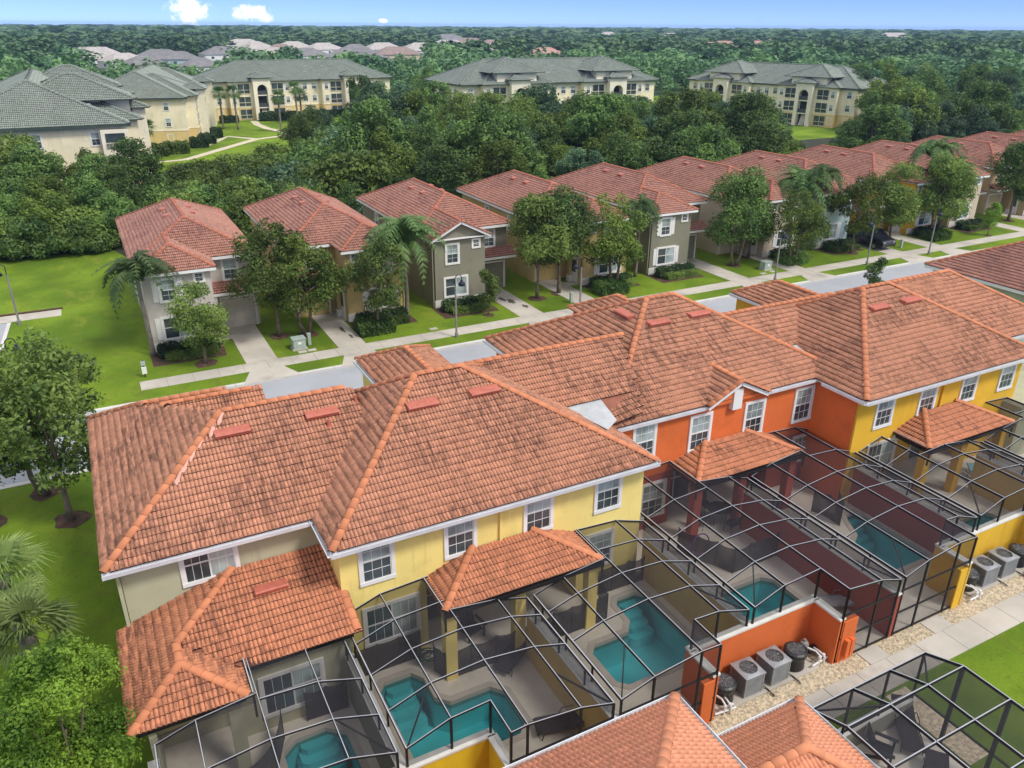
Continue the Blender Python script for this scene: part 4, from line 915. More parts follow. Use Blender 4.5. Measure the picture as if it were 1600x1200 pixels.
# ------------------------------------------------------------------ houses on the far side of the street
def house(mirror, front, name='house'):
    # built at the origin: x 0..7.5 (garage right), y 0 = Y 54; WALLC is swapped per copy
    root = thing(name, '', 'house', (0, 0, 0)); WC = OLIVE
    fx = (lambda x: x) if not mirror else (lambda x: 7.5-x)
    def bx(a, b_, y0, y1, z0, z1, nm, mt): a, b_ = sorted((fx(a), fx(b_))); return MB().box(a, b_, y0, y1, z0, z1).build(nm, mt, root)
    h = hip(-.35, 7.85, 2.7, 18.0, 5.4, .5)
    lines = list(h['lines'])
    cx = 2.12; hw = 2.47; zr = 5.4+.5*hw; yb = 2.7+hw+.6
    if front == 'hip':
        wS = [(cx-hw, .1, 5.38), (cx+hw, .1, 5.38), (cx, .1+hw, zr)]
        wW = [(cx-hw, yb, 5.38), (cx-hw, .1, 5.38), (cx, .1+hw, zr), (cx, yb, zr)]; wE = [(cx+hw, .1, 5.38), (cx+hw, yb, 5.38), (cx, yb, zr), (cx, .1+hw, zr)]
        wf = [wS, wW, wE]; wl_ = [((cx-hw, .1, 5.38), (cx, .1+hw, zr)), ((cx+hw, .1, 5.38), (cx, .1+hw, zr)), ((cx, .1+hw, zr), (cx, yb, zr))]
    else:
        wW = [(cx-hw, yb, 5.38), (cx-hw, .1, 5.38), (cx, .1, zr), (cx, yb, zr)]; wE = [(cx+hw, .1, 5.38), (cx+hw, yb, 5.38), (cx, yb, zr), (cx, .1, zr)]
        wf = [wW, wE]; wl_ = [((cx-hw, .1, 5.38), (cx, .1, zr)), ((cx+hw, .1, 5.38), (cx, .1, zr)), ((cx, .1, zr), (cx, yb, zr))]
    mm = lambda p: (fx(p[0]), p[1], p[2])
    def mf(f): f = [mm(p) for p in f]; return f if not mirror else [f[1], f[0], *f[:1:-1]]
    # small shed roof over the entry beside the garage
    pS = [(4.0, 2.0, 3.0), (7.8, 2.0, 3.0), (7.8, 3.35, 3.55), (4.0, 3.35, 3.55)]
    ro = lay_roof(root, [mf(h[k]) for k in 'SWE']+[mf(f) for f in wf]+[mf(pS)], bare=[mf(h['N'])], mat=TILE_FAR, singles=0,
                  cap_lines=[(mm(a), mm(b_)) for a, b_ in lines+wl_], cap_me=CAP_FAR, caps=False)
    for (vx, vy) in ((2.9, 9.5), (2.9, 12.0), (4.6, 9.8), (4.6, 12.2)):
        s_ = 1 if vx > 3.75 else -1; z = 5.4+.5*(4.1-abs(vx-3.75)); sx = -s_ if mirror else s_
        vent(ro, (fx(vx), vy, z), (0, 1, 0), (sx*.45, 0, .9), .62).data.materials[0] = MATS['far_vent']
    bx(0, 7.5, 3.2, 17.5, 0, 5.36, 'wall', WC); bx(.05, 4.25, .5, 3.21, 0, 5.34, 'wing_wall', WC)
    if front == 'gable':
        m = MB(); vs = [mm(p) for p in ((.05, .5, 5.34), (4.25, .5, 5.34), (cx, .5, zr-.12), (.05, 3, 5.34), (4.25, 3, 5.34), (cx, 3, zr-.12))]
        m.add(vs, [(0, 1, 2), (3, 5, 4), (0, 2, 5, 3), (1, 4, 5, 2)]); m.build('gable_wall', WC, root)
        m = MB()
        for e in (cx-hw, cx+hw): m.beam(mm((e, .08, 5.3)), mm((cx, .08, zr-.08)), .05, .18)
        m.build('bargeboard', WHITE, root)
    for a, b_ in (((-.37, .08, 5.4), (4.6, .08, 5.4)), ((-.37, .08, 5.4), (-.37, 18, 5.4)), ((7.87, 2.7, 5.4), (7.87, 18, 5.4)), ((4.6, 2.68, 5.4), (7.87, 2.68, 5.4)), ((4.0, 1.98, 3.0), (7.8, 1.98, 3.0))):
        if front == 'gable' and a[1] == b_[1] == .08: continue
        fascia(root, mm(a), mm(b_))
    bx(-.3, 4.55, .15, 17.9, 5.3, 5.345, 'soffit', WHITE)
    bx(-.02, 4.3, .46, .5, .0, .62, 'plinth', WCONC)
    window(root, (fx(1.5), .495, 4.15), .9, 1.35, 'S', 'h', .16, 2, True, shutters=None if front == 'gable' else .32)
    window(root, (fx(3.5), .495, 4.75), .5, .5, 'S', 'h', .13, 2, False)
    window(root, (fx(1.75), .495, 1.55), 1.75, 1.35, 'S', 'v', .16, 1, True, shutters=None if front == 'gable' else .32)
    window(root, (fx(5.9), 3.195, 4.3), .9, 1.3, 'S', 'h', .15, 2)
    for yy in (6.5, 9.0, 13.5): window(root, (fx(-.005), yy, 4.2), .7, 1.2, 'W' if not mirror else 'E', 'h', .1, 2)
    for yy in (7.5, 12): window(root, (fx(7.505), yy, 4.2), .7, 1.2, 'E' if not mirror else 'W', 'h', .1, 2)
    # garage door with panels, entry door, porch pier
    g_ = bx(5.0, 7.2, 3.14, 3.195, 0, 2.2, 'garage_door', WC)
    for r_ in range(4):
        for k in range(3):
            a, b_ = sorted((fx(5.06+k*.715), fx(5.06+k*.715+.65))); MB().box(a, b_, 3.115, 3.139, .07+r_*.53, .55+r_*.53).build('door_panel', WC, g_)
    bx(4.86, 4.98, 3.1, 3.19, 0, 2.34, 'door_frame', TRIM); bx(7.22, 7.34, 3.1, 3.19, 0, 2.34, 'door_frame', TRIM); bx(4.981, 7.219, 3.1, 3.19, 2.21, 2.34, 'door_frame', TRIM)
    bx(4.35, 4.62, 2.05, 2.32, .0, 2.9, 'porch_pier', WC); bx(4.28, 4.69, 1.98, 2.39, 0, .55, 'pier_base', WCONC)
    dd = bx(4.255, 4.33, 1.3, 2.25, .05, 2.15, 'entry_door', WHITE); a, b_ = sorted((fx(4.331), fx(4.36))); MB().box(a, b_, 1.5, 2.05, .9, 1.95).build('door_glass', GLASS, dd)
    bx(4.24, 7.3, 2.25, 3.18, 2.75, 2.99, 'porch_beam', WHITE)
    m = MB(); m.box(min(fx(-.06), fx(-.14)), max(fx(-.06), fx(-.14)), .55, .63, .1, 5.3); m.build('downspout', WC, root)
    return root
HX0, HP = 1.9, 10.1
HOUSES = [('L', 'hip', LILAC, 'pale grey two storey house with a hipped front wing beside the open lawn'), ('R', 'hip', TAN, 'tan yellow two storey house between the pale grey and the gabled olive house'),
          ('L', 'gable', OLIVE, 'olive grey two storey house with a front gable and small square window'), ('R', 'hip', TAN, 'tan yellow two storey house between the two olive grey houses'),
          ('L', 'hip', OLIVE, 'olive grey two storey house with white shutters and hipped wing'), ('R', 'hip', BEIGE, 'beige two storey house behind the twin trunk tree'),
          ('L', 'hip', SKY_BLUE, 'pale blue two storey house behind the parked van'), ('R', 'hip', AMBER, 'amber yellow two storey house beside the pale blue house'),
          ('L', 'hip', BEIGE, 'beige two storey house next to the amber house'), ('R', 'hip', M('tan_stucco', (.5, .38, .22), .9, .06), 'tan two storey house behind the round crowned tree'),
          ('L', 'hip', OLIVE, 'olive grey two storey house past the tan one'), ('R', 'hip', TAN, 'tan yellow house at the far end of the street')]
protos = {}
for i, (sd_, fr_, mt, lab) in enumerate(HOUSES):
    X = HX0+HP*i+(0 if i < 6 else .1)
    if (sd_, fr_) not in protos:
        r_ = house(sd_ == 'R', fr_); protos[(sd_, fr_)] = r_; index_kids()
        r_.location = (X, 54, 0); r_['label'] = lab; r_['group'] = 'houses across the street'
        def recol(o):
            if o.type == 'MESH':
                for s_ in o.material_slots:
                    if s_.material == OLIVE and mt is not OLIVE: s_.link = 'OBJECT'; s_.material = mt
            for k in KIDS.get(o.name, []): recol(k)
        recol(r_); r_['_w'] = mt.name
    else:
        src = protos[(sd_, fr_)]
        def cp(o, par):
            c = o.copy(); COL.objects.link(c); c.parent = par
            if o.type == 'MESH':
                for s_ in c.material_slots:
                    if s_.material and s_.material.name in (src['_w'], OLIVE.name): s_.link = 'OBJECT'; s_.material = mt
            for k in KIDS.get(o.name, []): cp(k, c)
            return c
        c = cp(src, None); c.location = (X, 54, 0); c['label'] = lab
    MB().add([(X-.3, 51.9, .008), (X+4.2, 51.9, .008), (X+4.4, 54.6, .008), (X-.3, 54.6, .008)] if sd_ == 'L' else [(X+3.3, 52.3, .008), (X+7.8, 52.3, .008), (X+7.8, 54.6, .008), (X+3.1, 54.6, .008)], [(0, 1, 2, 3)]).build('mulch_bed', MULCH)['kind'] = 'structure'
for p in protos.values(): del p['_w']
for o in COL.objects:
    if '_w' in o.keys(): del o['_w']
# short entry walks
for i, (a, b_, yb) in enumerate(DRIVES):
    if i % 2 == 0: struct('entry_walk', MB().box(a-2.2, a-.01, 54.9, 55.9, -.05, .022), CONC)
    else: struct('entry_walk', MB().box(b_+.01, b_+1.6, 54.9, 55.9, -.05, .022), CONC)
# ------------------------------------------------------------------ apartment buildings with grey green roofs
AW, AD, AE = 44.0, 17.0, 8.3
def apartment(raised, label, loc, rz, sc=1.0, deep=False):
    root = thing('apartment_building', label, 'apartments', loc, rz, 'cream apartment blocks with green roofs'); root.scale = (sc, sc, sc)
    W_, D_ = AW, AD
    bx = lambda a, b_, y0, y1, z0, z1, nm, mt, par=None: MB().box(a, b_, y0, y1, z0, z1).build(nm, mt, par or root)
    bx(0, W_, 0, D_, 2.75, AE, 'upper_wall', CREAM); bx(-.05, W_+.05, -.05, D_+.05, 0, 2.7, 'ground_wall', PALEBUFF); bx(-.1, W_+.1, -.1, D_+.1, 2.7, 2.85, 'string_course', IVORY)
    s_ = .44; H0 = hip(-.6, W_+.6, -.6, D_+.6, AE, s_); faces = [H0['S'], H0['W'], H0['E'], H0['N']]; lines = list(H0['lines'])
    towers = (11.0, 33.0)
    for tx in towers:                                            # projecting bays with their own hips
        a, b_ = tx-7.2, tx+7.2; bx(a, b_, -1.6, .01, 2.76, AE, 'bay_wall', CREAM); bx(a-.03, b_+.03, -1.63, -.05, 0, 2.71, 'bay_base', PALEBUFF); bx(a-.08, b_+.08, -1.7, -.06, 2.712, 2.86, 'bay_course', IVORY)
        h = hip(a-.6, b_+.6, -2.2, 14.0, AE+.02, s_); faces += [h['S'], h['W'], h['E']]; lines += [l_ for l_ in h['lines'][:2]]+[h['lines'][4]]
        if raised:
            bx(tx-4.2, tx+4.2, -1.3, 8, AE-.2, AE+2.0, 'roof_block', IVORY); h = hip(tx-5.6, tx+5.6, -2.0, 10.5, AE+2.0, s_); faces += [h['S'], h['W'], h['E']]; lines += h['lines']
        # stair tower with arched opening
        tw = MB(); tw.box(tx-2.0, tx-1.15, -3.0, -1.61, 0, AE+.8); tw.box(tx+1.15, tx+2.0, -3.0, -1.61, 0, AE+.8); tw.box(tx-1.149, tx+1.149, -3.0, -1.61, AE-.55, AE+.8)
        n = 8
        for k in range(n):
            t0, t1 = math.pi*k/n, math.pi*(k+1)/n; x0_, x1_ = tx+1.149*math.cos(t0), tx+1.149*math.cos(t1); z0_, z1_ = AE-1.7+1.1*math.sin(t0), AE-1.7+1.1*math.sin(t1)
            tw.add([(x0_, -2.99, z0_), (x1_, -2.99, z1_), (x1_, -2.99, AE-.56), (x0_, -2.99, AE-.56), (x0_, -1.62, z0_), (x1_, -1.62, z1_)], [(0, 1, 2, 3), (0, 4, 5, 1)])
        tw.build('stair_tower', IVORY, root)
        h = hip(tx-2.5, tx+2.5, -3.5, 1.5, AE+.8, s_); faces += [h['S'], h['W'], h['E']]; lines += h['lines'][:2]
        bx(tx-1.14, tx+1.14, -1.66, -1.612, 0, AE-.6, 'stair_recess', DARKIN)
        for z in (2.7, 5.4): bx(tx-1.14, tx+1.14, -2.6, -1.67, z-.15, z+.1, 'landing', IVORY); bx(tx-1.13, tx+1.13, -2.62, -2.56, z+.1, z+.95, 'railing', DARKGRILL)
        m = MB(); m.add([(tx-.4, -2.9, .1), (tx+.9, -2.9, .1), (tx+.9, -1.7, 2.6), (tx-.4, -1.7, 2.6)], [(0, 1, 2, 3)]); m.build('stair_flight', CONC, root)
        for sgn in (-1, 1):                                       # screened balconies
            for lv in range(3):
                z = .35+2.72*lv; a = tx+sgn*3.9; b0 = bpy.data.objects.new('balcony', None); COL.objects.link(b0); b0.parent = root
                bx(a-1.35, a+1.35, -1.68, -1.62, z, z+2.0, 'balcony_screen', GLASS, b0)
                m = MB()
                for xx in (a-1.38, a, a+1.33): m.box(xx, xx+.07, -1.74, -1.69, z, z+2.0)
                m.box(a-1.4, a+1.42, -1.76, -1.69, z+.72, z+.8); m.box(a-1.4, a+1.42, -1.76, -1.69, z-.08, z); m.build('balcony_frame', IVORY, b0)
            for lv in range(3):
                z = 1.45+2.72*lv; window(root, (tx+sgn*6.2, -1.605, z), .8, 1.25, 'S', 'h', .14, 2)
    for lv in range(3):
        z = 1.45+2.72*lv
        for x in (1.8, 19.8, 22.0, 24.2, 42.2): window(root, (x, -.005, z), 1.0, 1.25, 'S', 'h', .14, 2)
        for y in (3.0, 8.5, 14): window(root, (-.005, y, z), .8, 1.25, 'W', 'h', .14, 2); window(root, (W_+.005, y, z), .8, 1.25, 'E', 'h', .14, 2)
    ro = lay_roof(root, faces, mat=TILE_GREEN, under=UNDER_GREEN, singles=0, sc=1.45, cap_lines=None)
    lay_caps(ro, lines, cap_mesh(MATS['green_cap']), joined=True, sc=1.6)
    for k in range(10):
        x = random.uniform(4, 40); y = random.choice((3.0, 5.5)); vent(ro, (x, y, AE+s_*(y+.6)), (1, 0, 0), (0, -s_, 1), .7).data.materials[0] = MEMB
    m = MB()
    for p, q in (((-.62, -.62), (W_+.62, -.62)), ((-.62, -.62), (-.62, D_+.62)), ((W_+.62, -.62), (W_+.62, D_+.62))): m.beam((*p, AE-.1), (*q, AE-.1), .05, .22)
    m.build('fascia', M('green_fascia', (.05, .075, .06), .6), root)
    return root
M('green_cap', (.2, .23, .19), .8, .15, 2)
CREAMS = []
apartment(True, 'cream apartment block with stacked green roofs next to the dense bushes and screened corner porch', (5.2, 108.5, 0), R(90), 1.1)
apartment(False, 'cream apartment block end on with a white east facade and clipped hedges', (17.6, 157, 0), R(78), .98)
apartment(False, 'cream apartment block facing the lawn with tall stair arches and palms in front', (28, 197, 0), R(4), .98)
apartment(True, 'cream apartment block with two raised pale roof blocks above the dark oaks', (70.5, 156, 0), R(-1), 1.08)
apartment(True, 'cream apartment block behind the pavilion and the yellow topped tree', (137, 166, 0), R(-75), .98)
# screened corner porch on the nearest block
pr = thing('corner_porch', 'white arched screened porch on the corner of the cream block above the bushes', 'porch', (4.0, 107.9, 0.6))
MB().box(-1.5, 1.5, -.25, .45, 0, 8.0).build('porch_wall', IVORY, pr); MB().box(-1.05, 1.05, -.32, -.26, 5.9, 7.6).build('porch_screen', GLASS, pr)
m = MB(); m.box(-1.1, 1.1, -.38, -.33, 6.5, 6.56); [m.box(-1.1+.15*k, -1.07+.15*k, -.38, -.33, 5.9, 6.5) for k in range(15)]; m.build('porch_railing', IVORY, pr)
# pavilion beside the right hand block
pv = thing('pavilion', 'small white pavilion with columns under the oak trees', 'pavilion', (112.8, 119, 0))
for x in (-1.8, -.6, .6, 1.8): MB().box(x-.17, x+.17, -1.6, -1.26, 0, 2.4).build('column', WHITE, pv); MB().box(x-.17, x+.17, 1.26, 1.6, 0, 2.4).build('column', WHITE, pv)
m = MB(); h = hip(-2.3, 2.3, -2.1, 2.1, 2.4, .5); [m.poly(h[k]) for k in 'SNWE']; m.build('roof', TILE_GREEN, pv)
# lawn paths around the blocks
def ribbon(pts, wd, name, mat, z=.01):
    m = MB(); L, Rr = [], []
    for i, p in enumerate(pts):
        p = Vector((*p, 0)); d = (Vector((*pts[min(i+1, len(pts)-1)], 0))-Vector((*pts[max(i-1, 0)], 0))).normalized(); s_ = Vector((-d.y, d.x, 0))*wd/2
        L.append(p+s_); Rr.append(p-s_)
    n = len(pts); m.add([(v.x, v.y, z) for v in L+Rr], [(i, i+1, n+i+1, n+i) for i in range(n-1)]); struct(name, m, mat)
PATHC = M('pale_path', (.6, .52, .38), .9, .1)
ribbon([(36, 193.5), (35.3, 186), (35.7, 178), (37.5, 170), (37.5, 166), (34, 163.5), (30, 161.5), (23, 152), (15, 141), (9, 139.5), (7.4, 132), (7.6, 120)], 1.6, 'garden_path', PATHC, .012)
ribbon([(20, 156), (23.5, 163), (26, 168), (30, 162)], 1.4, 'garden_path', PATHC, .016)
# ------------------------------------------------------------------ vegetation
def leaf_quads(P, Nrm, size, asp=.5, rng=RNG):
    # rhombic leaves at P with normals Nrm
    n = len(P); a = rng.normal(size=(n, 3)); t = np.cross(Nrm, a); t /= np.linalg.norm(t, axis=1)[:, None]+1e-9
    b_ = np.cross(Nrm, t); b_ /= np.linalg.norm(b_, axis=1)[:, None]+1e-9
    s = (size*rng.uniform(.6, 1.35, n))[:, None]
    fold = Nrm*s*.12
    V = np.stack([P-t*s*.5, P-b_*s*asp*.5+fold, P+t*s*.5, P+b_*s*asp*.5+fold], 1).reshape(-1, 3)
    F = np.arange(4*n).reshape(n, 4); return V, F
def crown_points(lobes, n, rng, shell=(.62, 1.03), upbias=.25):
    L = np.array(lobes); w_ = L[:, 3]**2*L[:, 4]; i = rng.choice(len(L), n, p=w_/w_.sum())
    d = rng.normal(size=(n, 3)); d[:, 2] += upbias*np.abs(d[:, 2]); d /= np.linalg.norm(d, axis=1)[:, None]
    r_ = rng.uniform(shell[0]**2, shell[1]**2, n)**.5
    # uneven surface of every lobe
    bum = 1+.16*np.sin(d[:, 0]*7+i)+.13*np.sin(d[:, 1]*9+2*i)+.1*np.sin(d[:, 2]*11+i*3)
    P = L[i, :3]+d*(r_*bum)[:, None]*np.stack([L[i, 3], L[i, 3], L[i, 3]*L[i, 4]], 1)
    nr = d*.7+rng.normal(size=(n, 3))*.55; nr[:, 2] += .35; nr /= np.linalg.norm(nr, axis=1)[:, None]
    return P, nr
def rnd_lobes(h0, h1, rad, nl, rng, lobe=.36, flat=.8, taper=.35):
    out = []
    for k in range(nl):
        t = (k+.5)/nl; z = h0+(h1-h0)*rng.uniform(.04, .96); q = (z-h0)/(h1-h0)
        prof = math.sin(math.pi*min(1, max(.06, q*.82+.14)))**.65
        a = k*2.399+rng.uniform(-.4, .4); rr = rad*prof*rng.uniform(.25, .78)
        lr = rad*lobe*rng.uniform(.75, 1.3)*(1-taper*max(0, q-.5))
        out.append((rr*math.cos(a), rr*math.sin(a), z, lr, flat))
    return out
def tree_meshes(name, h, rad, nl, n, leaf, mat, bark=BARK, seed=0, base=.32, lobe=.36, trunk=.14, stems=1, asp=.5, flat=.8, lean=0):
    rng = np.random.default_rng(seed); lobes = rnd_lobes(h*base, h, rad, nl, rng, lobe, flat)
    P, Nr = crown_points(lobes, n, rng); V, F = leaf_quads(P, Nr, leaf, asp, rng)
    cm = mesh_np('crown', V, F, [mat])
    tb = MB()
    for s_ in range(stems):
        a0 = s_*2.4+.5; off = 0 if stems == 1 else .35
        pts = [Vector((off*math.cos(a0)*.4, off*math.sin(a0)*.4, -.05))]; top = h*.62; nseg = 6
        for k in range(1, nseg+1):
            q = k/nseg; pts.append(Vector((off*math.cos(a0)*(1+q*1.6)+.1*rng.normal()*q+lean*q*h*.1, off*math.sin(a0)*(1+q*1.6)+.1*rng.normal()*q, top*q)))
        tb.tube(pts, [trunk*(1.35 if k == 0 else 1)*(1-.72*k/nseg) for k in range(nseg+1)], 8)
        for b_ in range(max(4, 7//stems)):
            q = rng.uniform(.4, .95); p0 = pts[int(q*nseg)]; L = lobes[rng.integers(len(lobes))]; p1 = Vector(L[:3])
            mid = p0.lerp(p1, .5)+Vector((0, 0, .12*h*rng.uniform(-.2, .6)))
            tb.tube([p0, mid, p1], [trunk*.5*(1-.5*q), trunk*.3, trunk*.09], 6)
    tm = tb.mesh('trunk', bark, True); return cm, tm
def plant(cm, tm, loc, label, group, sc=1.0, rz=None, mat=None, name='tree', cat='tree', ring=None):
    rz = random.uniform(0, 6.28) if rz is None else rz
    r_ = thing(name, label, cat, loc, rz, group); r_.scale = sc if isinstance(sc, tuple) else (sc,)*3
    c = place('crown', cm, r_); place('trunk', tm, r_)
    if mat: c.material_slots[0].link = 'OBJECT'; c.material_slots[0].material = mat
    return r_
ST = [tree_meshes('street', 7.0, 2.7, 18, 12000, .2, LEAF_MID, seed=s_, base=.3, lobe=.38, trunk=.13, stems=st) for s_, st in ((1, 1), (2, 1), (3, 2), (4, 1))]
AIRY = [tree_meshes('airy', 7.0, 3.1, 30, 9000, .2, LEAF_MID, seed=s_, base=.3, lobe=.24, trunk=.13, stems=st) for s_, st in ((51, 1), (52, 2))]
SMALL = tree_meshes('small', 3.6, 1.15, 11, 2600, .17, LEAF_MID, seed=11, base=.33, lobe=.42, trunk=.05)
BELT = [tree_meshes('belt', 11.0, 4.9, 26, 17000, .36, LEAF_DARK, seed=20+s_, base=.16, lobe=.3, trunk=.28, flat=.85) for s_ in range(4)]
TALLT = tree_meshes('tall', 13.0, 3.4, 20, 8000, .46, LEAF_DARK, seed=33, base=.25, lobe=.34, trunk=.22, flat=1.0)
BUSH = tree_meshes('bush', 3.0, 2.4, 16, 7000, .26, LEAF_DARK, seed=41, base=.12, lobe=.42, trunk=.1, flat=.75)
DIRT = []
def ring(loc, r_):
    m = MB(); m.poly([(loc[0]+r_*random.uniform(.75, 1.1)*math.cos(k*.4488), loc[1]+r_*random.uniform(.75, 1.1)*math.sin(k*.4488), .01) for k in range(14)]); m.build('mulch_ring', MULCH)['kind'] = 'structure'
street = [ # x, y, proto, scale, material, label
    (4.66, 51.06, 1, .74, LEAF_MID, 'small open street tree before the pale grey house'),
    (10.0, 53.9, 0, 1.1, LEAF_MID, 'broad street tree left of the oil stained driveway'), (11.9, 53.4, 3, 1.06, LEAF_OLIVE, 'yellowish street tree beside the utility box and stained driveway'),
    (16.56, 51.8, 2, .92, LEAF_MID, 'bushy street tree before the tan house right of the stained driveway'),
    (30.35, 53.2, 3, 1.12, LEAF_MID, 'tall street tree between the gabled olive house drive and its neighbour'), (32.6, 53.6, 0, 1.18, LEAF_DARK, 'dark full street tree left of the shared driveway'),
    (37.25, 52.8, 1, 1.1, LEAF_OLIVE, 'street tree with pale forked trunk before the tan house'),
    (51.2, 53.5, 2, 1.18, LEAF_DARK, 'twin trunk dark street tree by the beige house'), (56.16, 51.0, 3, 1.0, LEAF_OLIVE, 'yellow green forked street tree in the lawn of the beige house'), (54.4, 55.0, 1, .95, LEAF_DARK, 'dark street tree close behind the twin trunk tree'),
    (64.6, 51.8, 0, 1.05, LEAF_OLIVE, 'olive street tree beside the parked van'), (71.1, 52.8, 1, 1.1, LEAF_MID, 'leaning street tree right of the van'), (77.8, 52.4, 2, 1.12, LEAF_MID, 'street tree behind the tilted lamp post'), (80.5, 54.4, 3, 1.05, LEAF_OLIVE, 'yellowish street tree by the amber house lawn'),
    (92.2, 53.7, 0, 1.25, LEAF_DARK, 'dense round crowned street tree before the tan house'),
    (-4.36, 38.2, 1, 1.14, LEAF_MID, 'large street tree at the road corner'), (-3.35, 35.2, 0, 1.12, LEAF_MID, 'street tree in a mulch ring beside the sage house'), (-6.6, 36.5, 2, 1.0, LEAF_MID, 'twin trunk street tree at the edge of the west lawn')]
for x, y, k, sc, mt, lab in street:
    plant(*(AIRY[k % 2] if (x < 0 or 9 < x < 18 or 36 < x < 38 or 56 < x < 66) else ST[k]), (x, y, 0), lab, 'trees along the street', sc, mat=mt); ring((x, y), .8)
for x, y, sc, mt, lab in ((25.1, 51.35, .95, LEAF_MID, 'slim young round tree beside the lamp post'), (83.4, 50.3, .92, LEAF_LIME, 'bright green young ball shaped tree by the driveway'), (54.6, 41.0, .9, LEAF_DARK, 'small dark tree at the near kerb behind the terracotta roofs')):
    plant(*SMALL, (x, y, 0), lab, 'trees along the street', sc, mat=mt); ring((x, y), .5)
# --- dense belt of trees behind the houses
belt_mats = [LEAF_DARK, LEAF_DARK, LEAF_DARK, LEAF_BLUE, LEAF_BLUE, LEAF_OLIVE, LEAF_DARK, LEAF_MID]
BG = 'trees in the dense belt behind the houses'
def belt_label(mt): return {LEAF_DARK.name: 'dark green oak in the dense belt behind the tiled roofs', LEAF_BLUE.name: 'bluish green tree in the dense belt behind the tiled roofs', LEAF_OLIVE.name: 'olive tinged tree in the dense belt behind the tiled roofs', LEAF_MID.name: 'lighter green tree in the dense belt behind the tiled roofs'}[mt.name]
rb = random.Random(5)
HLB = ['pale grey house', 'tan house next to it', 'gabled olive house', 'middle tan house', 'shuttered olive house', 'beige house', 'pale blue house', 'amber house', 'second beige house', 'far tan house']
def belt(x, y, h, mt=None):
    mt = mt or rb.choice(belt_mats); r_ = x/y
    h = min(h, float(np.interp(r_, [-.4, .0, .06, .1, .2, .28, .36, .95, 1.03, 1.2, 1.27], [12, 12, 7.5, 3.6, 4.6, 6.6, 14, 14, 5, 5, 14])))
    if .38 < r_ < .95: h = min(h, 20.3-.078*math.hypot(x, y))
    k = rb.randrange(4); s_ = h/11.0*rb.uniform(.92, 1.08)
    nm = {LEAF_DARK.name: 'dark green oak', LEAF_BLUE.name: 'bluish green tree', LEAF_OLIVE.name: 'olive tinged tree', LEAF_MID.name: 'lighter green tree'}[mt.name]
    hn = HLB[int(min(9, max(0, (x*66/y-1)/10.1)))]
    if x < 1.5 and y > 84 and x/y < .02: lab = nm+(' at the front of the thicket by the open lawn' if y < 90 else ' in the thicket below the stacked green roofs')
    else: lab = nm+(' close behind the ' if y < 83 else ' in the middle of the belt behind the ' if y < 96 else ' deep in the belt behind the ')+hn
    plant(*BELT[k], (x, y, 0), lab, BG, (s_*rb.uniform(.95, 1.15), s_*rb.uniform(.95, 1.15), s_), mat=mt)
for y, x0_, x1_, h0_, step in ((79.5, 17, 170, 8.0, 5.2), (85.5, 12, 165, 9.3, 5.6), (92, 10, 165, 9.8, 6.0), (99, 13, 150, 10.0, 6.6), (107, 18, 108, 10.0, 7.4), (115, 30, 104, 10.0, 8.0)):
    x = x0_
    while x < x1_:
        hh = h0_*rb.choice((rb.uniform(.7, .95), rb.uniform(.9, 1.1), rb.uniform(1.0, 1.28)))
        if x < 26: hh *= .72+.28*max(0, (x-8))/18
        if 60 < x < 112: hh *= 1.08
        if 104 < x < 118 and y > 90: x += step; continue
        belt(x+rb.uniform(-1.6, 1.6), y+rb.uniform(-2, 2), hh); x += step*rb.uniform(.85, 1.2)
# left thicket beside the lawn
for y, x0_, x1_, h0_, step in ((87.5, -30, 0.5, 6.4, 3.8), (91.5, -32, 3, 7.2, 4.2), (97, -32, 5.5, 7.6, 4.6), (102, -34, 1.5, 8.2, 4.8)):
    x = x0_
    while x < x1_:
        belt(x+rb.uniform(-1, 1), y+rb.uniform(-1.4, 1.4), h0_*rb.uniform(.85, 1.1), rb.choice([LEAF_DARK, LEAF_DARK, LEAF_MID, LEAF_OLIVE])); x += step
# bright and odd ones
plant(*BELT[1], (26.5, 84, 0), 'bright lime green broad tree standing out in the dark belt', BG, .62, mat=LEAF_LIME)
plant(*BELT[2], (54.0, 100, 0), 'vivid green rounded crown rising from the dark oaks', BG, .98, mat=LEAF_MID)
plant(*BELT[3], (101, 105, 0), 'feathery bright tree in front of the white pavilion', BG, .72, mat=LEAF_LIME)
plant(*BELT[0], (150, 118, 0), 'yellow topped tree beside the right hand apartment block', BG, 1.15, mat=LEAF_OLIVE)
# low bushes in front of and below the belt
for k in range(46):
    x = rb.uniform(12, 160); mt = rb.choice([LEAF_DARK, LEAF_MID, LEAF_BLUE])
    plant(*BUSH, (x, rb.uniform(75.5, 78.5), 0), ('low bluish' if mt is LEAF_BLUE else 'low dark' if mt is LEAF_DARK else 'low light green')+' wild bush behind the '+HLB[int(min(9, max(0, (x*66/77-1)/10.1)))], 'wild bushes along the tree belt', rb.uniform(.7, 1.15), mat=mt, name='wild_bush', cat='bush')
for k in range(34):
    x = rb.uniform(-28, 8); plant(*BUSH, (x, rb.uniform(84.5, 86.5) if x < 1 else rb.uniform(86, 100), 0), ('dark', 'light green', 'olive')[k % 3]+(' wild bush at the edge of the open lawn' if x < 1 else ' wild bush behind the pale grey house'), 'wild bushes by the open lawn', rb.uniform(.7, 1.2), mat=(LEAF_DARK, LEAF_MID, LEAF_OLIVE)[k % 3], name='wild_bush', cat='bush')
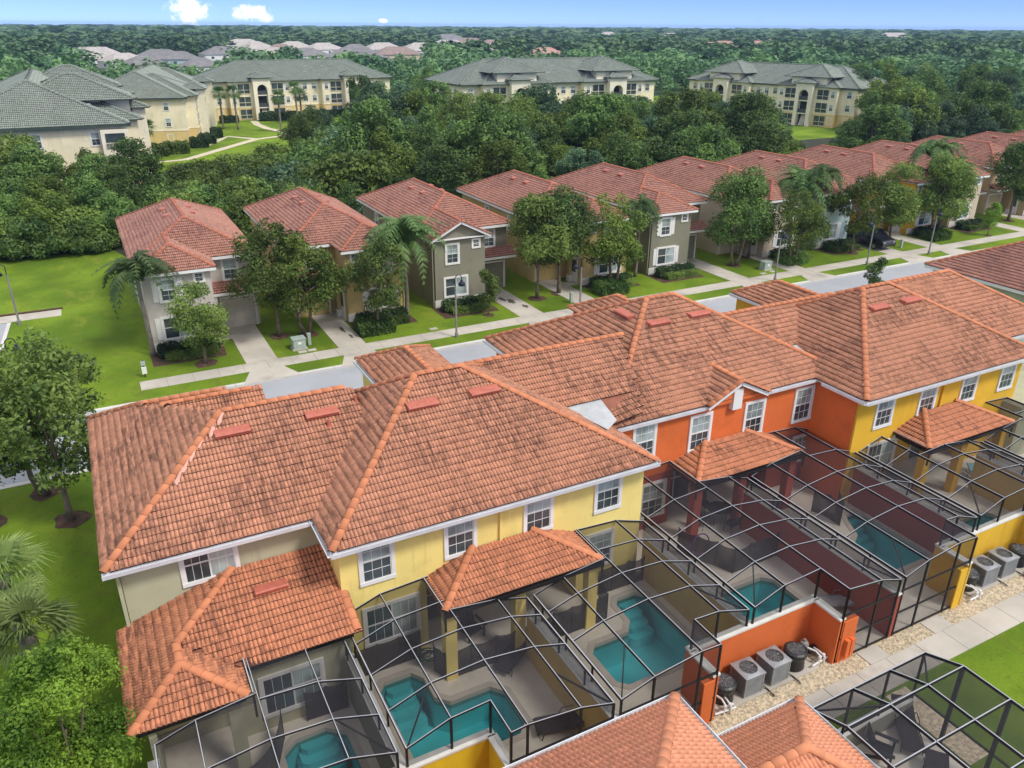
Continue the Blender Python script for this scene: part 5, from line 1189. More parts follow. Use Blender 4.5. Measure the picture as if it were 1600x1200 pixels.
# low thicket that closes the view to the apartment lawn
for k in range(58):
    y = rb.uniform(81, 112); x = y*rb.uniform(.06, .3); mt = rb.choice([LEAF_DARK, LEAF_MID, LEAF_OLIVE, LEAF_BLUE])
    sc_h = float(np.interp(x/y, [.06, .1, .2, .3], [1.0, 1.15, 1.5, 2.1]))*rb.uniform(.85, 1.1)
    plant(*BUSH, (x, y, 0), {LEAF_DARK.name: 'dark', LEAF_MID.name: 'light green', LEAF_OLIVE.name: 'olive', LEAF_BLUE.name: 'bluish'}[mt.name]+(' shrub in the low thicket behind the pale grey house' if y < 96 else ' shrub at the lower edge of the apartment lawn'), 'shrubs in the low thicket', sc_h, mat=mt, name='wild_bush', cat='bush')
# trees round the apartments
mid = []
AG = 'trees round the apartment blocks'
for (x, y, h_) in [(56, 168, 9), (62, 150, 10), (60, 190, 9), (76, 186, 9), (82, 205, 10), (95, 196, 10), (66, 132, 11), (74, 128, 10.5), (84, 133, 10), (92, 128, 11), (104, 132, 10), (112, 128, 8), (52, 140, 10), (46, 128, 9.5), (38, 146, 7), (32, 132, 7.5),
                   (58, 128, 11), (70, 142, 9), (98, 142, 10), (108, 146, 10), (160, 118, 12), (168, 126, 12), (156, 130, 11), (165, 140, 12), (178, 132, 12), (186, 150, 12), (172, 108, 11), (182, 116, 12), (192, 128, 12)]:
    h_ = min(h_, 20.3-.078*math.hypot(x, y)) if y < 150 and .38 < x/y < .95 else h_
    belt_m = rb.choice([LEAF_DARK, LEAF_DARK, LEAF_BLUE, LEAF_BLUE, LEAF_MID]); s_ = h_/11
    wh = 'below the lawn before the stair arches' if x < 45 else 'between the stair arch block and the raised roofs' if x < 64 else 'in front of the block with raised roofs' if x < 104 and y < 150 else 'behind the block with raised roofs' if x < 104 else 'near the white pavilion' if x < 125 else 'beyond the pavilion block'
    lab = {LEAF_DARK.name: 'dark', LEAF_BLUE.name: 'blue green', LEAF_MID.name: 'lighter green'}[belt_m.name]+' tree '+wh
    plant(*BELT[rb.randrange(4)], (x, y, 0), lab, AG, (s_*1.1, s_*1.1, s_), mat=belt_m)
# --- hedges
def hedge_mesh(L, D, H, n, leaf, mat, seed=0):
    rng = np.random.default_rng(seed); q = rng.uniform(size=n); P = np.zeros((n, 3)); Nn = np.zeros((n, 3))
    top = q < .45; fr = (q >= .45) & (q < .75); bk = (q >= .75) & (q < .84); l_ = (q >= .84) & (q < .92); r_ = q >= .92
    u, v, zz = rng.uniform(-L/2, L/2, n), rng.uniform(-D/2, D/2, n), rng.uniform(.03, H, n)
    P[:] = np.stack([u, v, zz], 1); P[top, 2] = H; Nn[top] = (0, 0, 1); P[fr, 1] = -D/2; Nn[fr] = (0, -1, .2); P[bk, 1] = D/2; Nn[bk] = (0, 1, .2); P[l_, 0] = -L/2; Nn[l_] = (-1, 0, .2); P[r_, 0] = L/2; Nn[r_] = (1, 0, .2)
    P += rng.normal(0, .045, (n, 3)); P[:, 2] += .05*np.sin(P[:, 0]*5)+.03*np.sin(P[:, 1]*8); Nn += rng.normal(0, .5, (n, 3)); Nn /= np.linalg.norm(Nn, axis=1)[:, None]
    V, F = leaf_quads(P, Nn, leaf, .6, rng); return mesh_np('foliage', V, F, [mat])
HEDGE = hedge_mesh(3.2, .9, .75, 2200, .16, LEAF_HEDGE, 3); CORE = MB().box(-1.52, 1.52, -.38, .38, 0, .66).mesh('hedge_core', LEAF_HEDGE)
def hedge(x, y, lab, grp, sc=(1, 1, 1), rz=0, mat=None):
    r_ = thing('hedge', lab, 'hedge', (x, y, 0), rz, grp); r_.scale = sc; c = place('foliage', HEDGE, r_); d = place('inner_branches', CORE, r_)
    if mat:
        for q in (c, d): q.material_slots[0].link = 'OBJECT'; q.material_slots[0].material = mat
HL = ['pale grey house', 'tan house beside the pale grey one', 'gabled olive house', 'tan house between the olive ones', 'olive house with shutters', 'beige house with the twin trunk tree', 'pale blue house', 'amber house', 'beige house next to the amber one', 'tan house behind the round crowned tree']
for i in range(10):
    X = HX0+HP*i+(0 if i < 6 else .1); cx = X+2.1 if HOUSES[i][0] == 'L' else X+5.4
    hedge(cx, 53.5, f'clipped dark hedge along the front of the {HL[i]}', 'hedges in front of the houses', (1.15, 1, 1))
    hedge(cx+.1, 52.7, f'low leafy border in front of the {HL[i]} hedge', 'low borders in front of the hedges', (1.0, .8, .62), mat=LEAF_MID)
    if i % 2 == 1: hedge(X+4.3, 51.8, f'rounded shrub mass by the {HL[i]} driveway', 'shrubs by the driveways', (.8, 1.9, 1.1), mat=LEAF_DARK)
for (x, y, sx, sy, sz, lab) in ((10.2, 147.5, 1.7, 4, 2.2, 'long clipped hedge below the palm and the end wall of the cream block'), (14.5, 149, 1.2, 3.5, 2.2, 'short clipped hedge at the corner of the white east facade'), (19, 155, .9, 3, 2, 'cube hedge by the first white pillar'), (21, 160, .9, 4, 2, 'cube hedge by the middle of the white facade'), (23.5, 168, .9, 3.5, 2, 'cube hedge by the last white pillar'), (43, 192.5, 3.5, 2, 2.2, 'long hedge under the windows between the stair arches'), (30.5, 192, 1.2, 2, 1.8, 'dark red shrub bed left of the stair arch'), (54, 194, 2, 2, 2, 'hedge left of the second stair arch')):
    hedge(x, y, lab, 'hedges round the apartments', (sx, sy, sz), mat=LEAF_MID if 'clipped' in lab else None)
# --- palms
def frond(L, drop, n, w0, rng, fan=False):
    V, F = [], []
    pts = [Vector((L*t*math.cos(drop*t*.55), 0, L*(.42*math.sin(math.pi*min(1, t*.9))-drop*.55*t*t))) for t in [k/n for k in range(n+1)]]
    for k in range(1, n+1):
        p, d = pts[k], (pts[k]-pts[k-1]).normalized(); t = k/n; ll = w0*math.sin(math.pi*(.1+.86*t))**.8
        for s_ in (-1, 1):
            for j in range(2):
                q = p-d*(L/n*.5*j); e = Vector((d.x*.55, s_*.8, -.35-rng.uniform(0, .5))).normalized()*ll*rng.uniform(.8, 1.1); wv = d*.055*(1 if L > 2 else .8)
                o_ = len(V); V += [q-wv, q+wv, q+e*.6+wv*.8, q+e+Vector((0, 0, -.12*ll)), q+e*.6-wv*.8]; F += [(o_, o_+1, o_+2, o_+4), (o_+4, o_+2, o_+3, o_+3)]
    for k in range(n):
        o_ = len(V); a = Vector((0, .022, 0)); V += [pts[k]-a, pts[k]+a, pts[k+1]+a*.6, pts[k+1]-a*.6]; F.append((o_, o_+1, o_+2, o_+3))
    return V, F
def palm_meshes(h, nf, L, seed, trunk=.16, drop=(.5, 1.5), w0=.62):
    rng = random.Random(seed); V, F = [], []
    for k in range(nf):
        a = k*2.399+rng.uniform(-.2, .2); el = rng.uniform(-.35, .95) if k > 3 else rng.uniform(.9, 1.3)
        v, f = frond(L*rng.uniform(.85, 1.1), rng.uniform(*drop), 16, w0, rng); m4 = Matrix.Rotation(a, 3, 'Z') @ Matrix.Rotation(-el*.8, 3, 'Y'); o_ = len(V)
        V += [m4 @ p+Vector((0, 0, h)) for p in v]; F += [tuple(dict.fromkeys(i+o_ for i in q)) for q in f]
    me = bpy.data.meshes.new('fronds'); me.from_pydata([tuple(v) for v in V], [], F); me.materials.append(LEAF_PALM); me.update()
    tb = MB(); n = 12; tb.tube([(.08*math.sin(k*.35), .05*math.cos(k*.3), h*k/n-.05) for k in range(n+1)], [trunk*(1.4 if k == 0 else 1.05-.35*k/n)*(1.04 if k % 2 else .97) for k in range(n+1)], 9)
    tb.tube([(.02, 0, h-.1), (.02, 0, h+.55)], [trunk*.7, trunk*.35], 8)
    return me, tb.mesh('trunk', PALMB, True)
def fan_meshes(h, nf, L, seed, trunk=.17):
    rng = random.Random(seed); V, F = [], []
    for k in range(nf):
        a = k*2.399; el = rng.uniform(-.75, 1.25); m4 = Matrix.Rotation(a, 3, 'Z') @ Matrix.Rotation(-el, 3, 'Y'); o_ = Vector((0, 0, h)); st = L*rng.uniform(.45, .6)
        c = Vector((st, 0, 0)); nb = 15
        q = len(V); V += [m4 @ Vector((0, .02, 0))+o_, m4 @ Vector((0, -.02, 0))+o_, m4 @ Vector((st, -.015, 0))+o_, m4 @ Vector((st, .015, 0))+o_]; F.append((q, q+1, q+2, q+3))
        for j in range(nb):
            b_ = (j/(nb-1)-.5)*3.6; r_ = L*.62*rng.uniform(.85, 1.1); d = Vector((math.cos(b_), math.sin(b_), 0)); sd_ = Vector((-d.y, d.x, .0))*.055*L
            mid = c+d*r_*.55+Vector((0, 0, .05)); tip = c+d*r_+Vector((0, 0, -.22*L*rng.uniform(.4, 1.3)))
            q = len(V); V += [m4 @ c+o_, m4 @ (mid+sd_*.5)+o_, m4 @ tip+o_, m4 @ (mid-sd_*.5)+o_]; F.append((q, q+1, q+2, q+3))
    me = bpy.data.meshes.new('fronds'); me.from_pydata([tuple(v) for v in V], [], F); me.materials.append(LEAF_PALM); me.update()
    tb = MB(); n = 10; tb.tube([(0, 0, h*k/n-.05) for k in range(n+1)], [trunk*(1.3 if k == 0 else 1)*(1.06 if k % 2 else .95) for k in range(n+1)], 9); return me, tb.mesh('trunk', PALMB, True)
def palm(ms, loc, lab, grp, sc=1, mat=None, rz=None):
    r_ = thing('palm_tree', lab, 'palm', loc, random.uniform(0, 6.28) if rz is None else rz, grp); r_.scale = (sc,)*3; c = place('fronds', ms[0], r_); place('trunk', ms[1], r_)
    if mat: c.material_slots[0].link = 'OBJECT'; c.material_slots[0].material = mat
QP = [palm_meshes(5.2, 22, 2.9, 3, w0=.8), palm_meshes(5.3, 34, 3.5, 8, w0=.9), palm_meshes(7.0, 26, 3.0, 9, w0=.8)]
SP = [fan_meshes(4.6, 34, 1.5, 4), fan_meshes(6.0, 34, 1.5, 6)]
for k, x, y, sc, lab in ((0, 1.75, 54.0, 1.0, 'queen palm at the corner of the pale grey house'), (1, 19.4, 53.6, 1.02, 'full queen palm between the tan house and the gabled olive house'), (2, 41.0, 54.6, .8, 'slim queen palm beside the shuttered olive house'), (2, 62.0, 54.4, .95, 'queen palm before the pale blue house'), (1, 60.2, 55.2, 1.05, 'leafy queen palm at the corner of the beige house'), (2, 79.5, 55.6, 1.1, 'tall queen palm beside the amber house'), (1, 82.0, 55.0, 1.0, 'queen palm near the second beige house')):
    palm(QP[k], (x, y, 0), lab, 'queen palms along the street', sc)
for k, x, y, sc, lab in ((1, 27.4, 181, 1.15, 'cabbage palm in the pair left of the stair arch'), (1, 29.9, 178.7, 1.2, 'cabbage palm in front of the left stair arch'), (1, 36.9, 170.4, 1.1, 'cabbage palm where the lawn paths meet'), (1, 43.9, 185, 1.2, 'taller cabbage palm between the stair arches'), (0, 45.3, 186.9, 1.25, 'shorter cabbage palm between the stair arches'), (0, 9.5, 139.1, 1.15, 'cabbage palm before the long clipped hedge'), (1, 7.4, 143, 1.2, 'cabbage palm by the corner of the end wall'), (0, 106, 112, .8, 'cabbage palm beside the white pavilion')):
    palm(SP[k], (x, y, 0), lab, 'cabbage palms round the apartments', sc)
palm(fan_meshes(3.9, 30, 1.4, 14), (-4.7, 25.8, 0), 'cabbage palm with big pale fans on the west lawn', None, 1, LEAF_FAN); palm(fan_meshes(3.0, 28, 1.4, 15), (-4.1, 23.6, 0), 'shorter cabbage palm on the west lawn below the bigger one', None, 1, LEAF_FAN)
# near bright tree at the corner of the sage house
nb = tree_meshes('near', 5.6, 2.05, 30, 34000, .105, LEAF_NEAR, seed=77, base=.3, lobe=.3, trunk=.1, flat=.85)
plant(*nb, (-3.15, 18.6, 0), 'bright green bushy tree touching the lean-to roof of the sage house', None, 1.0)
plant(*BUSH, (-5.2, 20.5, 0), 'dark bush at the west edge of the lawn beside the bright tree', None, .6, mat=LEAF_MID, name='wild_bush', cat='bush')
# ------------------------------------------------------------------ yard furniture
def lounger(loc, rz, mat, label, back=.75, frame=BLACKP):
    r_ = thing('sun_lounger', label, 'lounger', loc, rz)
    # lies along +x, head at +x ; 0.62 wide
    prof = [(0, .26), (.1, .3), (.6, .29), (1.2, .33)]; bx_, bz = 1.2+.72*math.cos(back), .33+.72*math.sin(back)
    m = MB(); w_ = .29
    pts = prof; n = len(pts); m.add([(x, s_*w_, z) for s_ in (-1, 1) for x, z in pts]+[(x, s_*w_, z-.025) for s_ in (-1, 1) for x, z in pts], [(i, i+1, n+i+1, n+i) for i in range(n-1)]+[(2*n+i, 3*n+i, 3*n+i+1, 2*n+i+1) for i in range(n-1)]+[(i, 2*n+i, 2*n+i+1, i+1) for i in range(n-1)]); m.build('seat_sling', mat, r_)
    m = MB(); m.beam((1.2, 0, .34), (bx_, 0, bz), .58, .03, (0, 0, 1)); m.build('back_sling', mat, r_)
    m = MB()
    for s_ in (-1, 1): m.tube([(0, s_*.31, .26), (.1, s_*.31, .3), (1.25, s_*.31, .33), (1.75, s_*.31, .3)], .02, 6); m.tube([(1.2, s_*.3, .34), (bx_, s_*.3, bz)], .018, 6)
    m.build('side_rail', frame, r_)
    for x in (.15, 1.55):
        for s_ in (-1, 1): MB().tube([(x, s_*.31, 0), (x+(.08 if x < 1 else -.05), s_*.31, .31)], .018, 6).build('leg', frame, r_)
    for s_ in (-1, 1): MB().tube([(.85, s_*.33, .31), (.95, s_*.34, .52), (1.3, s_*.34, .54), (1.38, s_*.31, .42)], .016, 6).build('armrest', frame, r_)
    return r_
lounger((9.25, 18.15, .05), R(32), SLING, 'brown sling lounger angled beside the left pale yellow porch')
lounger((9.1, 15.55, .05), R(-15), SLING, 'brown sling lounger at the door end of the left pale yellow yard', .35)
lounger((21.2, 15.85, .05), R(-25), GREYSL, 'pale grey curved lounger by the door of the left orange yard', .3, GREYM)
lounger((34.75, 17.75, .05), R(62), TEALSL, 'aqua sling lounger in the second golden yard', .5)
lounger((18.72, 9.55, .05), R(52), SLING, 'brown sling lounger in the nearest cage beside the footpath', .45)
lounger((17.6, 7.9, .05), R(40), SLING, 'brown sling lounger behind the slatted chair in the nearest cage', .3)
def slat_chair(loc, rz, label):
    r_ = thing('garden_chair', label, 'chair', loc, rz)
    for k in range(5): MB().box(-.02, .5, -.26+k*.108, -.165+k*.108, .33-.0, .355).build('seat_slat', BLACKP, r_)
    for k in range(5):
        hgt = .95-.06*abs(k-2); m = MB(); m.beam((.0, -.22+k*.108, .32), (-.3, -.24+k*.118, .3+hgt*.72), .095, .02, (1, 0, .3)); m.build('back_slat', BLACKP, r_)
    for s_ in (-1, 1):
        m = MB(); m.box(-.1, .58, s_*.34-.06, s_*.34+.06, .52, .55); m.build('armrest', BLACKP, r_)
        MB().box(.45, .52, s_*.32-.03, s_*.32+.03, 0, .52).build('leg', BLACKP, r_); m = MB(); m.beam((.4, s_*.28, .3), (-.45, s_*.28, .02), .04, .1); m.build('leg', BLACKP, r_)
slat_chair((17.75, 10.2, .05), R(-60), 'black slatted garden chair in the nearest cage')
slat_chair((9.2, 20.6, .05), R(-80), 'black garden chair under the left pale yellow porch')
tb = thing('patio_table', 'round dark patio table under the left orange porch', 'table', (21.9, 21.9, .05))
MB().lathe([(.55, .70), (.57, .715), (.55, .73)], n=24).build('table_top', BLACKP, tb)
for k in range(4): a = k*1.571+.4; MB().tube([(.42*math.cos(a), .42*math.sin(a), .7), (.34*math.cos(a), .34*math.sin(a), .35), (.44*math.cos(a), .44*math.sin(a), 0)], .018, 6).build('leg', BLACKP, tb)
def patio_chair(loc, rz, label):
    r_ = thing('patio_chair', label, 'chair', loc, rz, 'chairs round the patio table')
    MB().box(-.24, .24, -.24, .24, .42, .45).build('seat', SLING, r_); m = MB(); m.beam((-.24, 0, .45), (-.34, 0, .95), .48, .02, (1, 0, 0)); m.build('backrest', SLING, r_)
    for x in (-.22, .22):
        for y in (-.24, .24): MB().tube([(x, y, 0), (x*.9, y, .43)], .015, 6).build('leg', BLACKP, r_)
for k in range(4): a = k*1.571; patio_chair((21.9+.85*math.cos(a), 21.9+.85*math.sin(a), .05), a+math.pi, 'dark sling patio chair drawn up to the round table')
hp = thing('toy_hoop', 'purple hoop leaning on the orange yard fence', 'hoop', (19.25, 20.0, .1)); MB().tube([(.42*math.cos(k*.3142), .1*math.sin(k*.3142), .85+.42*math.sin(k*.3142)) for k in range(21)], .028, 8).build('hoop_ring', PURPLE, hp)
hs = thing('garden_hose', 'tangled green garden hose by the pale yellow pillar', 'hose', (7.35, 19.9, .05))
pts = []
for k in range(90): a = k*.42; rr = .28+.14*math.sin(k*.19)+.08*math.sin(k*.71); pts.append((rr*math.cos(a), rr*math.sin(a)*.7, .05+.25*abs(math.sin(k*.13))+.2*(k/90)))
MB().tube(pts, .022, 6).build('hose_coil', HOSE, hs)
# ------------------------------------------------------------------ equipment on the pads
def condenser(loc, label):
    r_ = thing('air_conditioner', label, 'condenser', loc, RNG.uniform(-.05, .05), 'condensers on the equipment pads'); a = .39; hgt = .82
    MB().box(-a, a, -a, a, .03, .07).build('base_pan', GREYM, r_)
    MB().box(-a+.05, a-.05, -a+.05, a-.05, .07, hgt-.03).build('coil', DARKGRILL, r_)
    for sx in (-1, 1):
        for sy in (-1, 1): MB().box(sx*a-.05*(sx > 0), sx*a+.05*(sx < 0), sy*a-.05*(sy > 0), sy*a+.05*(sy < 0), .07, hgt).build('corner_post', GREYM, r_)
    for k in range(13):
        z = .12+k*.051; m = MB(); m.box(-a+.051, a-.051, -a+.004, -a+.02, z, z+.022); m.box(-a+.051, a-.051, a-.02, a-.004, z, z+.022); m.box(-a+.004, -a+.02, -a+.051, a-.051, z, z+.022); m.box(a-.02, a-.004, -a+.051, a-.051, z, z+.022); m.build('louvre', GREYM, r_)
    m = MB(); n = 24; ro_, ri = a+.02, .3
    sq = [(max(-1, min(1, 1.5*math.cos(2*math.pi*k/n)))*ro_, max(-1, min(1, 1.5*math.sin(2*math.pi*k/n)))*ro_) for k in range(n)]
    m.add([(x, y, hgt) for x, y in sq]+[(ri*math.cos(2*math.pi*k/n), ri*math.sin(2*math.pi*k/n), hgt+.04) for k in range(n)]+[(x, y, hgt-.06) for x, y in sq], [(k, (k+1) % n, (k+1) % n+n, k+n) for k in range(n)]+[(k, k+2*n, (k+1) % n+2*n, (k+1) % n) for k in range(n)]); m.build('top_cover', GREYM, r_)
    m = MB(); m.lathe([(.29, hgt-.12), (.29, hgt-.11)], n=20); m.build('fan_well', DARKGRILL, r_)
    for k in range(4): an = k*1.571; m = MB(); m.add([(.04*math.cos(an), .04*math.sin(an), hgt-.04), (.27*math.cos(an-.35), .27*math.sin(an-.35), hgt-.06), (.27*math.cos(an+.35), .27*math.sin(an+.35), hgt-.02)], [(0, 1, 2)]); m.build('fan_blade', GREYM, r_)
    m = MB()
    for rr in (.08, .15, .22, .28): m.tube([(rr*math.cos(k*.3142), rr*math.sin(k*.3142), hgt+.03) for k in range(21)], .006, 5, False)
    for k in range(8): an = k*.785; m.beam((0, 0, hgt+.03), (.3*math.cos(an), .3*math.sin(an), hgt+.035), .008, .008)
    m.build('fan_guard', STEEL, r_)
    MB().tube([(a, -.2, .2), (a+.12, -.25, .1), (a+.2, -.4, .03), (a+.2, -.75, .02)], .025, 6).build('line_set', BLACKP, r_)
def heater(loc, label, rz=0):
    r_ = thing('pool_heater', label, 'heater', loc, rz, 'black pool heaters on the equipment pads')
    MB().lathe([(.34, 0), (.37, .05), (.34, .4), (.38, .5), (.4, .56), (.4, .7), (.33, .74)], n=20).build('shell', BLACKP, r_); MB().lathe([(.3, .741), (.27, .75)], n=20).build('fan_grille', DARKGRILL, r_)
    for k in range(6): a = k*1.047; MB().box(-.01, .01, -.01, .01, 0, .01); m = MB(); m.beam((.05*math.cos(a), .05*math.sin(a), .755), (.29*math.cos(a), .29*math.sin(a), .757), .015, .012); m.build('grille_bar', STEEL, r_)
def pump(loc, rz, label):
    r_ = thing('pool_pump', label, 'pump', loc, rz, 'pool pumps with white pipes')
    MB().lathe([(.15, 0), (.16, .05), (.16, .42), (.13, .5), (.06, .55), (.05, .62)], (0, .1, .1), 14).build('filter_tank', STEEL, r_)
    MB().lathe([(.11, -.22), (.12, -.2), (.12, .15), (.07, .2)], (.35, 0, .2), 12, 'x').build('motor', BLACKP, r_)
    for i, pts in enumerate(([(0, -.05, .45), (.1, -.3, .45), (.1, -.5, .4), (.1, -.5, 0)], [(.3, -.1, .35), (.3, -.35, .35), (.3, -.55, .3), (.32, -.55, 0)], [(-.25, -.5, .12), (.55, -.5, .12)], [(.1, -.45, .25), (.45, -.45, .25), (.55, -.42, .05)])): MB().tube(pts, .033, 8).build('pipe', PVC, r_)
    for x in (.1, .3): MB().lathe([(.05, -.02), (.06, 0), (.06, .06), (.05, .08)], (x, -.5, .3), 8).build('valve', PVC, r_)
for x, lab in ((16.2, 'grey condenser beside the heater at the orange wall, next to the yellow yard'), (17.35, 'grey condenser in the middle of the orange wall pad'), (28.45, 'grey condenser by the golden wall heater'), (29.65, 'second grey condenser along the golden wall')): condenser((x, 14.0, .06), lab)
heater((15.2, 14.0, .06), 'black pool heater at the yellow yard end of the orange wall'); heater((18.35, 14.0, .06), 'black pool heater by the white pipes at the orange wall jog'); heater((27.5, 14.0, .06), 'black pool heater at the start of the golden wall'); heater((30.75, 14.0, .06), 'black pool heater past the condensers at the golden wall')
pump((19.0, 14.1, .06), .1, 'pool pump with white pipes at the orange wall jog'); pump((14.75, 13.95, .06), -.1, 'pool pump with white pipes beside the orange wall stub'); pump((27.0, 13.8, .06), .05, 'pool pump with white pipes beside the golden wall stub')
rk = thing('boulder_ring', 'round stone cover at the edge of the footpath near the golden wall', 'cover', (30.6, 13.0, 0)); MB().lathe([(.42, 0), (.45, .1), (.4, .2), (.25, .24)], n=14).build('stone_cover', MARL, rk)
# ------------------------------------------------------------------ street furniture
def lamp_post(loc, label, rz=0, tilt=0):
    r_ = thing('street_lamp', label, 'lamp post', loc, rz, 'lamp posts along the street'); r_.rotation_euler = (0, tilt, rz)
    MB().lathe([(.12, 0), (.12, .35), (.075, .4), (.06, 3.6), (.05, 3.75)], n=10).build('pole', STEEL, r_)
    MB().tube([(0, 0, 3.7)]+[(.24-.24*math.cos(a), 0, 4.25+.24*math.sin(a)) for a in [k*.3927 for k in range(9)]]+[(.48, 0, 4.1)], .03, 8).build('gooseneck', NAVY, r_)
    MB().lathe([(.05, .2), (.08, .12), (.1, .05), (.22, -.06), (.25, -.22), (.2, -.26)], (.48, 0, 3.95), 14).build('lantern', NAVY, r_)
    MB().lathe([(.16, 0), (.16, .02)], (.48, 0, 3.68), 12).build('lens', BLIND, r_)
for loc, lab, rz in (((21.0, 48.1, 0), 'lamp post on the verge before the gabled olive house', 0), ((31.2, 48.15, 0), 'lamp post by the shared driveways behind the orange roof', math.pi), ((51.0, 48.1, 0), 'lamp post on the grass triangle before the beige house', 0), ((70.9, 48.0, 0), 'lamp post on the grass triangle right of the van', 0), ((62.4, 48.1, 0), 'lamp post on the verge beside the parked van', math.pi), ((-6.2, 64.7, 0), 'lamp post at the end of the side street lawn', math.pi), ((-5.5, 48.0, 0), 'lamp post behind the corner trees', 0)): lamp_post(loc, lab, rz)
def utility_box(loc, label):
    r_ = thing('utility_box', label, 'utility box', loc); MB().box(-.5, .5, -.42, .42, 0, .08).build('pad', CONC, r_); MB().box(-.42, .42, -.34, .34, .08, .72).build('cabinet', UTIL, r_, bevel=.02); MB().box(-.45, .45, -.38, .37, .721, .78).build('lid', UTIL, r_)
    MB().box(-.1, .12, -.352, -.341, .4, .55).build('notice', WHITE, r_)
utility_box((10.65, 51.0, 0), 'pale green utility cabinet between the first two driveways'); utility_box((52.9, 51.2, 0), 'pale green utility cabinet beside the twin trunk tree')
for (x, y, lab) in ((11.45, 51.3, 'pale green cable pedestal beside the first utility cabinet'), (32.2, 51.0, 'green cable pedestal left of the shared driveway'), (70.6, 50.9, 'pale cable pedestal by the van')):
    r_ = thing('cable_pedestal', lab, 'pedestal', (x, y, 0)); MB().box(-.11, .11, -.11, .11, 0, .75).build('post_body', UTIL, r_, bevel=.02); MB().box(-.125, .125, -.125, .125, .751, .85).build('post_cap', UTIL, r_)
for (x, y) in ((10.7, 50.25), (11.35, 50.3), (51.8, 50.3), (53.0, 50.4), (20.2, 50.4)):
    MB().box(x-.28, x+.28, y-.2, y+.2, -.03, .018).build('meter_lid', CONC)['kind'] = 'structure'
bn = thing('litter_bin', 'small dark pet waste post with a white box on the lawn by the sidewalk', 'bin', (1.0, 50.5, 0)); MB().box(-.04, .04, -.04, .04, 0, 1.1).build('post_body', BLACKP, bn); MB().box(-.14, .14, -.12, -.04, .25, .7).build('bag_box', WHITE, bn); MB().box(-.13, .13, -.1, -.04, .8, 1.08).build('sign_panel', UTIL, bn)
# parked van
CARP = M('midnight_paint', (.012, .012, .02), .18, .1, 2, 0, spec=.8); TYRE = M('tyre_rubber', (.015, .015, .016), .8, .1, 4); RIM = M('alloy_rim', (.5, .5, .52), .3, .05, 4, 0, metal=.8)
van = thing('minivan', 'dark navy minivan parked on the driveway of the pale blue house', 'van', (68.5, 53.2, .025), R(-90))
pr_ = [(-2.4, .35), (-2.45, .75), (-2.38, 1.05), (-2.2, 1.62), (-2.0, 1.76), (.4, 1.78), (.85, 1.66), (1.6, 1.12), (2.3, .98), (2.5, .75), (2.48, .35)]
def van_sec(k): return [(x, (.93 if z < 1.1 else .93-.2*(z-1.1)/.68)*k, z) for x, z in pr_]
m = MB(); L_, R_ = van_sec(-1), van_sec(1); n = len(pr_); m.add(L_+R_, [tuple(range(n)), tuple(range(2*n-1, n-1, -1))]+[(i, (i+1) % n, (i+1) % n+n, i+n) for i in range(n)]); m.build('body', CARP, van, bevel=.035)
for s_ in (-1, 1):
    for a, b_ in ((-2.05, -1.05), (-.97, .05), (.12, .95)): m = MB(); y0 = s_*.925; y1 = s_*.83; m.add([(a, y0+s_*.012, 1.1), (b_+(.35 if b_ > .9 else 0), y0+s_*.012, 1.1), (b_-(.05 if b_ > .9 else 0), y1+s_*.012, 1.58), (a+(.12 if a < -2 else 0), y1+s_*.012, 1.58)], [(0, 1, 2, 3)]); m.build('side_window', GLASS, van)
    MB().box(-2.42, -2.3, s_*.8-.1, s_*.8+.1, .95, 1.35).build('tail_light', M('tail_lamp', (.35, .02, .02), .3), van); MB().box(2.36, 2.5, s_*.68-.16, s_*.68+.16, .72, .88).build('headlight', RIM, van)
    for x in (-1.5, 1.5):
        wh = bpy.data.objects.new('wheel', None); COL.objects.link(wh); wh.parent = van; wh.location = (x, s_*.84, .33)
        MB().lathe([(.22, -.11), (.33, -.1), (.34, 0), (.33, .1), (.22, .11)], n=20, axis='y').build('tyre', TYRE, wh); MB().lathe([(.21, -.115), (.21, .115)], n=16, axis='y').build('rim', RIM, wh)
    MB().box(1.0, 1.2, s_*1.0-.08, s_*1.0+.08, 1.08, 1.22).build('mirror', CARP, van)
m = MB(); m.add([(-2.375, -.72, 1.14), (-2.375, .72, 1.14), (-2.245, .68, 1.56), (-2.245, -.68, 1.56)], [(0, 1, 2, 3)]); m.build('rear_window', GLASS, van); MB().box(-2.49, -2.44, -.25, .25, .72, .85).build('number_plate', WHITE, van); MB().box(-2.52, -2.4, -.88, .88, .4, .62).build('bumper', CARP, van)
for y in (-.6, .6): MB().box(-1.8, .3, y-.02, y+.02, 1.81, 1.85).build('roof_rail', STEEL, van)
# ------------------------------------------------------------------ the nearest houses along the bottom edge
root = thing('townhouse', 'townhouse with salmon tiled hip roofs across the footpath from the orange wall', 'townhouse', (9, 6, 0)); o = Vector((9, 6, 0)); Lo = lambda f: [tuple(Vector(p)-o) for p in f]
hA = hip(-2.5, 10.14, -2.2, 10.76, 5.4, .55)
lay_roof(root, [Lo(hA['N']), Lo(hA['E'])], bare=[Lo(hA['S']), Lo(hA['W'])], mat=TILE_NEAR, tile_me=TILE_ME_NEAR, cap_lines=[(Vector(a)-o, Vector(b_)-o) for a, b_ in hA['lines']], cap_me=CAP_NEARM)
yB0, yB1, xB = 7.2, 10.9, 14.83; zB = 2.95; aB = (12.97, 9.05, 3.98)
fN = [(xB, yB1, zB), (9.9, yB1, zB), (9.9, 9.05, 3.98), aB]; fE = [(xB, yB0, zB), (xB, yB1, zB), aB]; fS = [(9.9, yB0, zB), (xB, yB0, zB), aB, (9.9, 9.05, 3.98)]
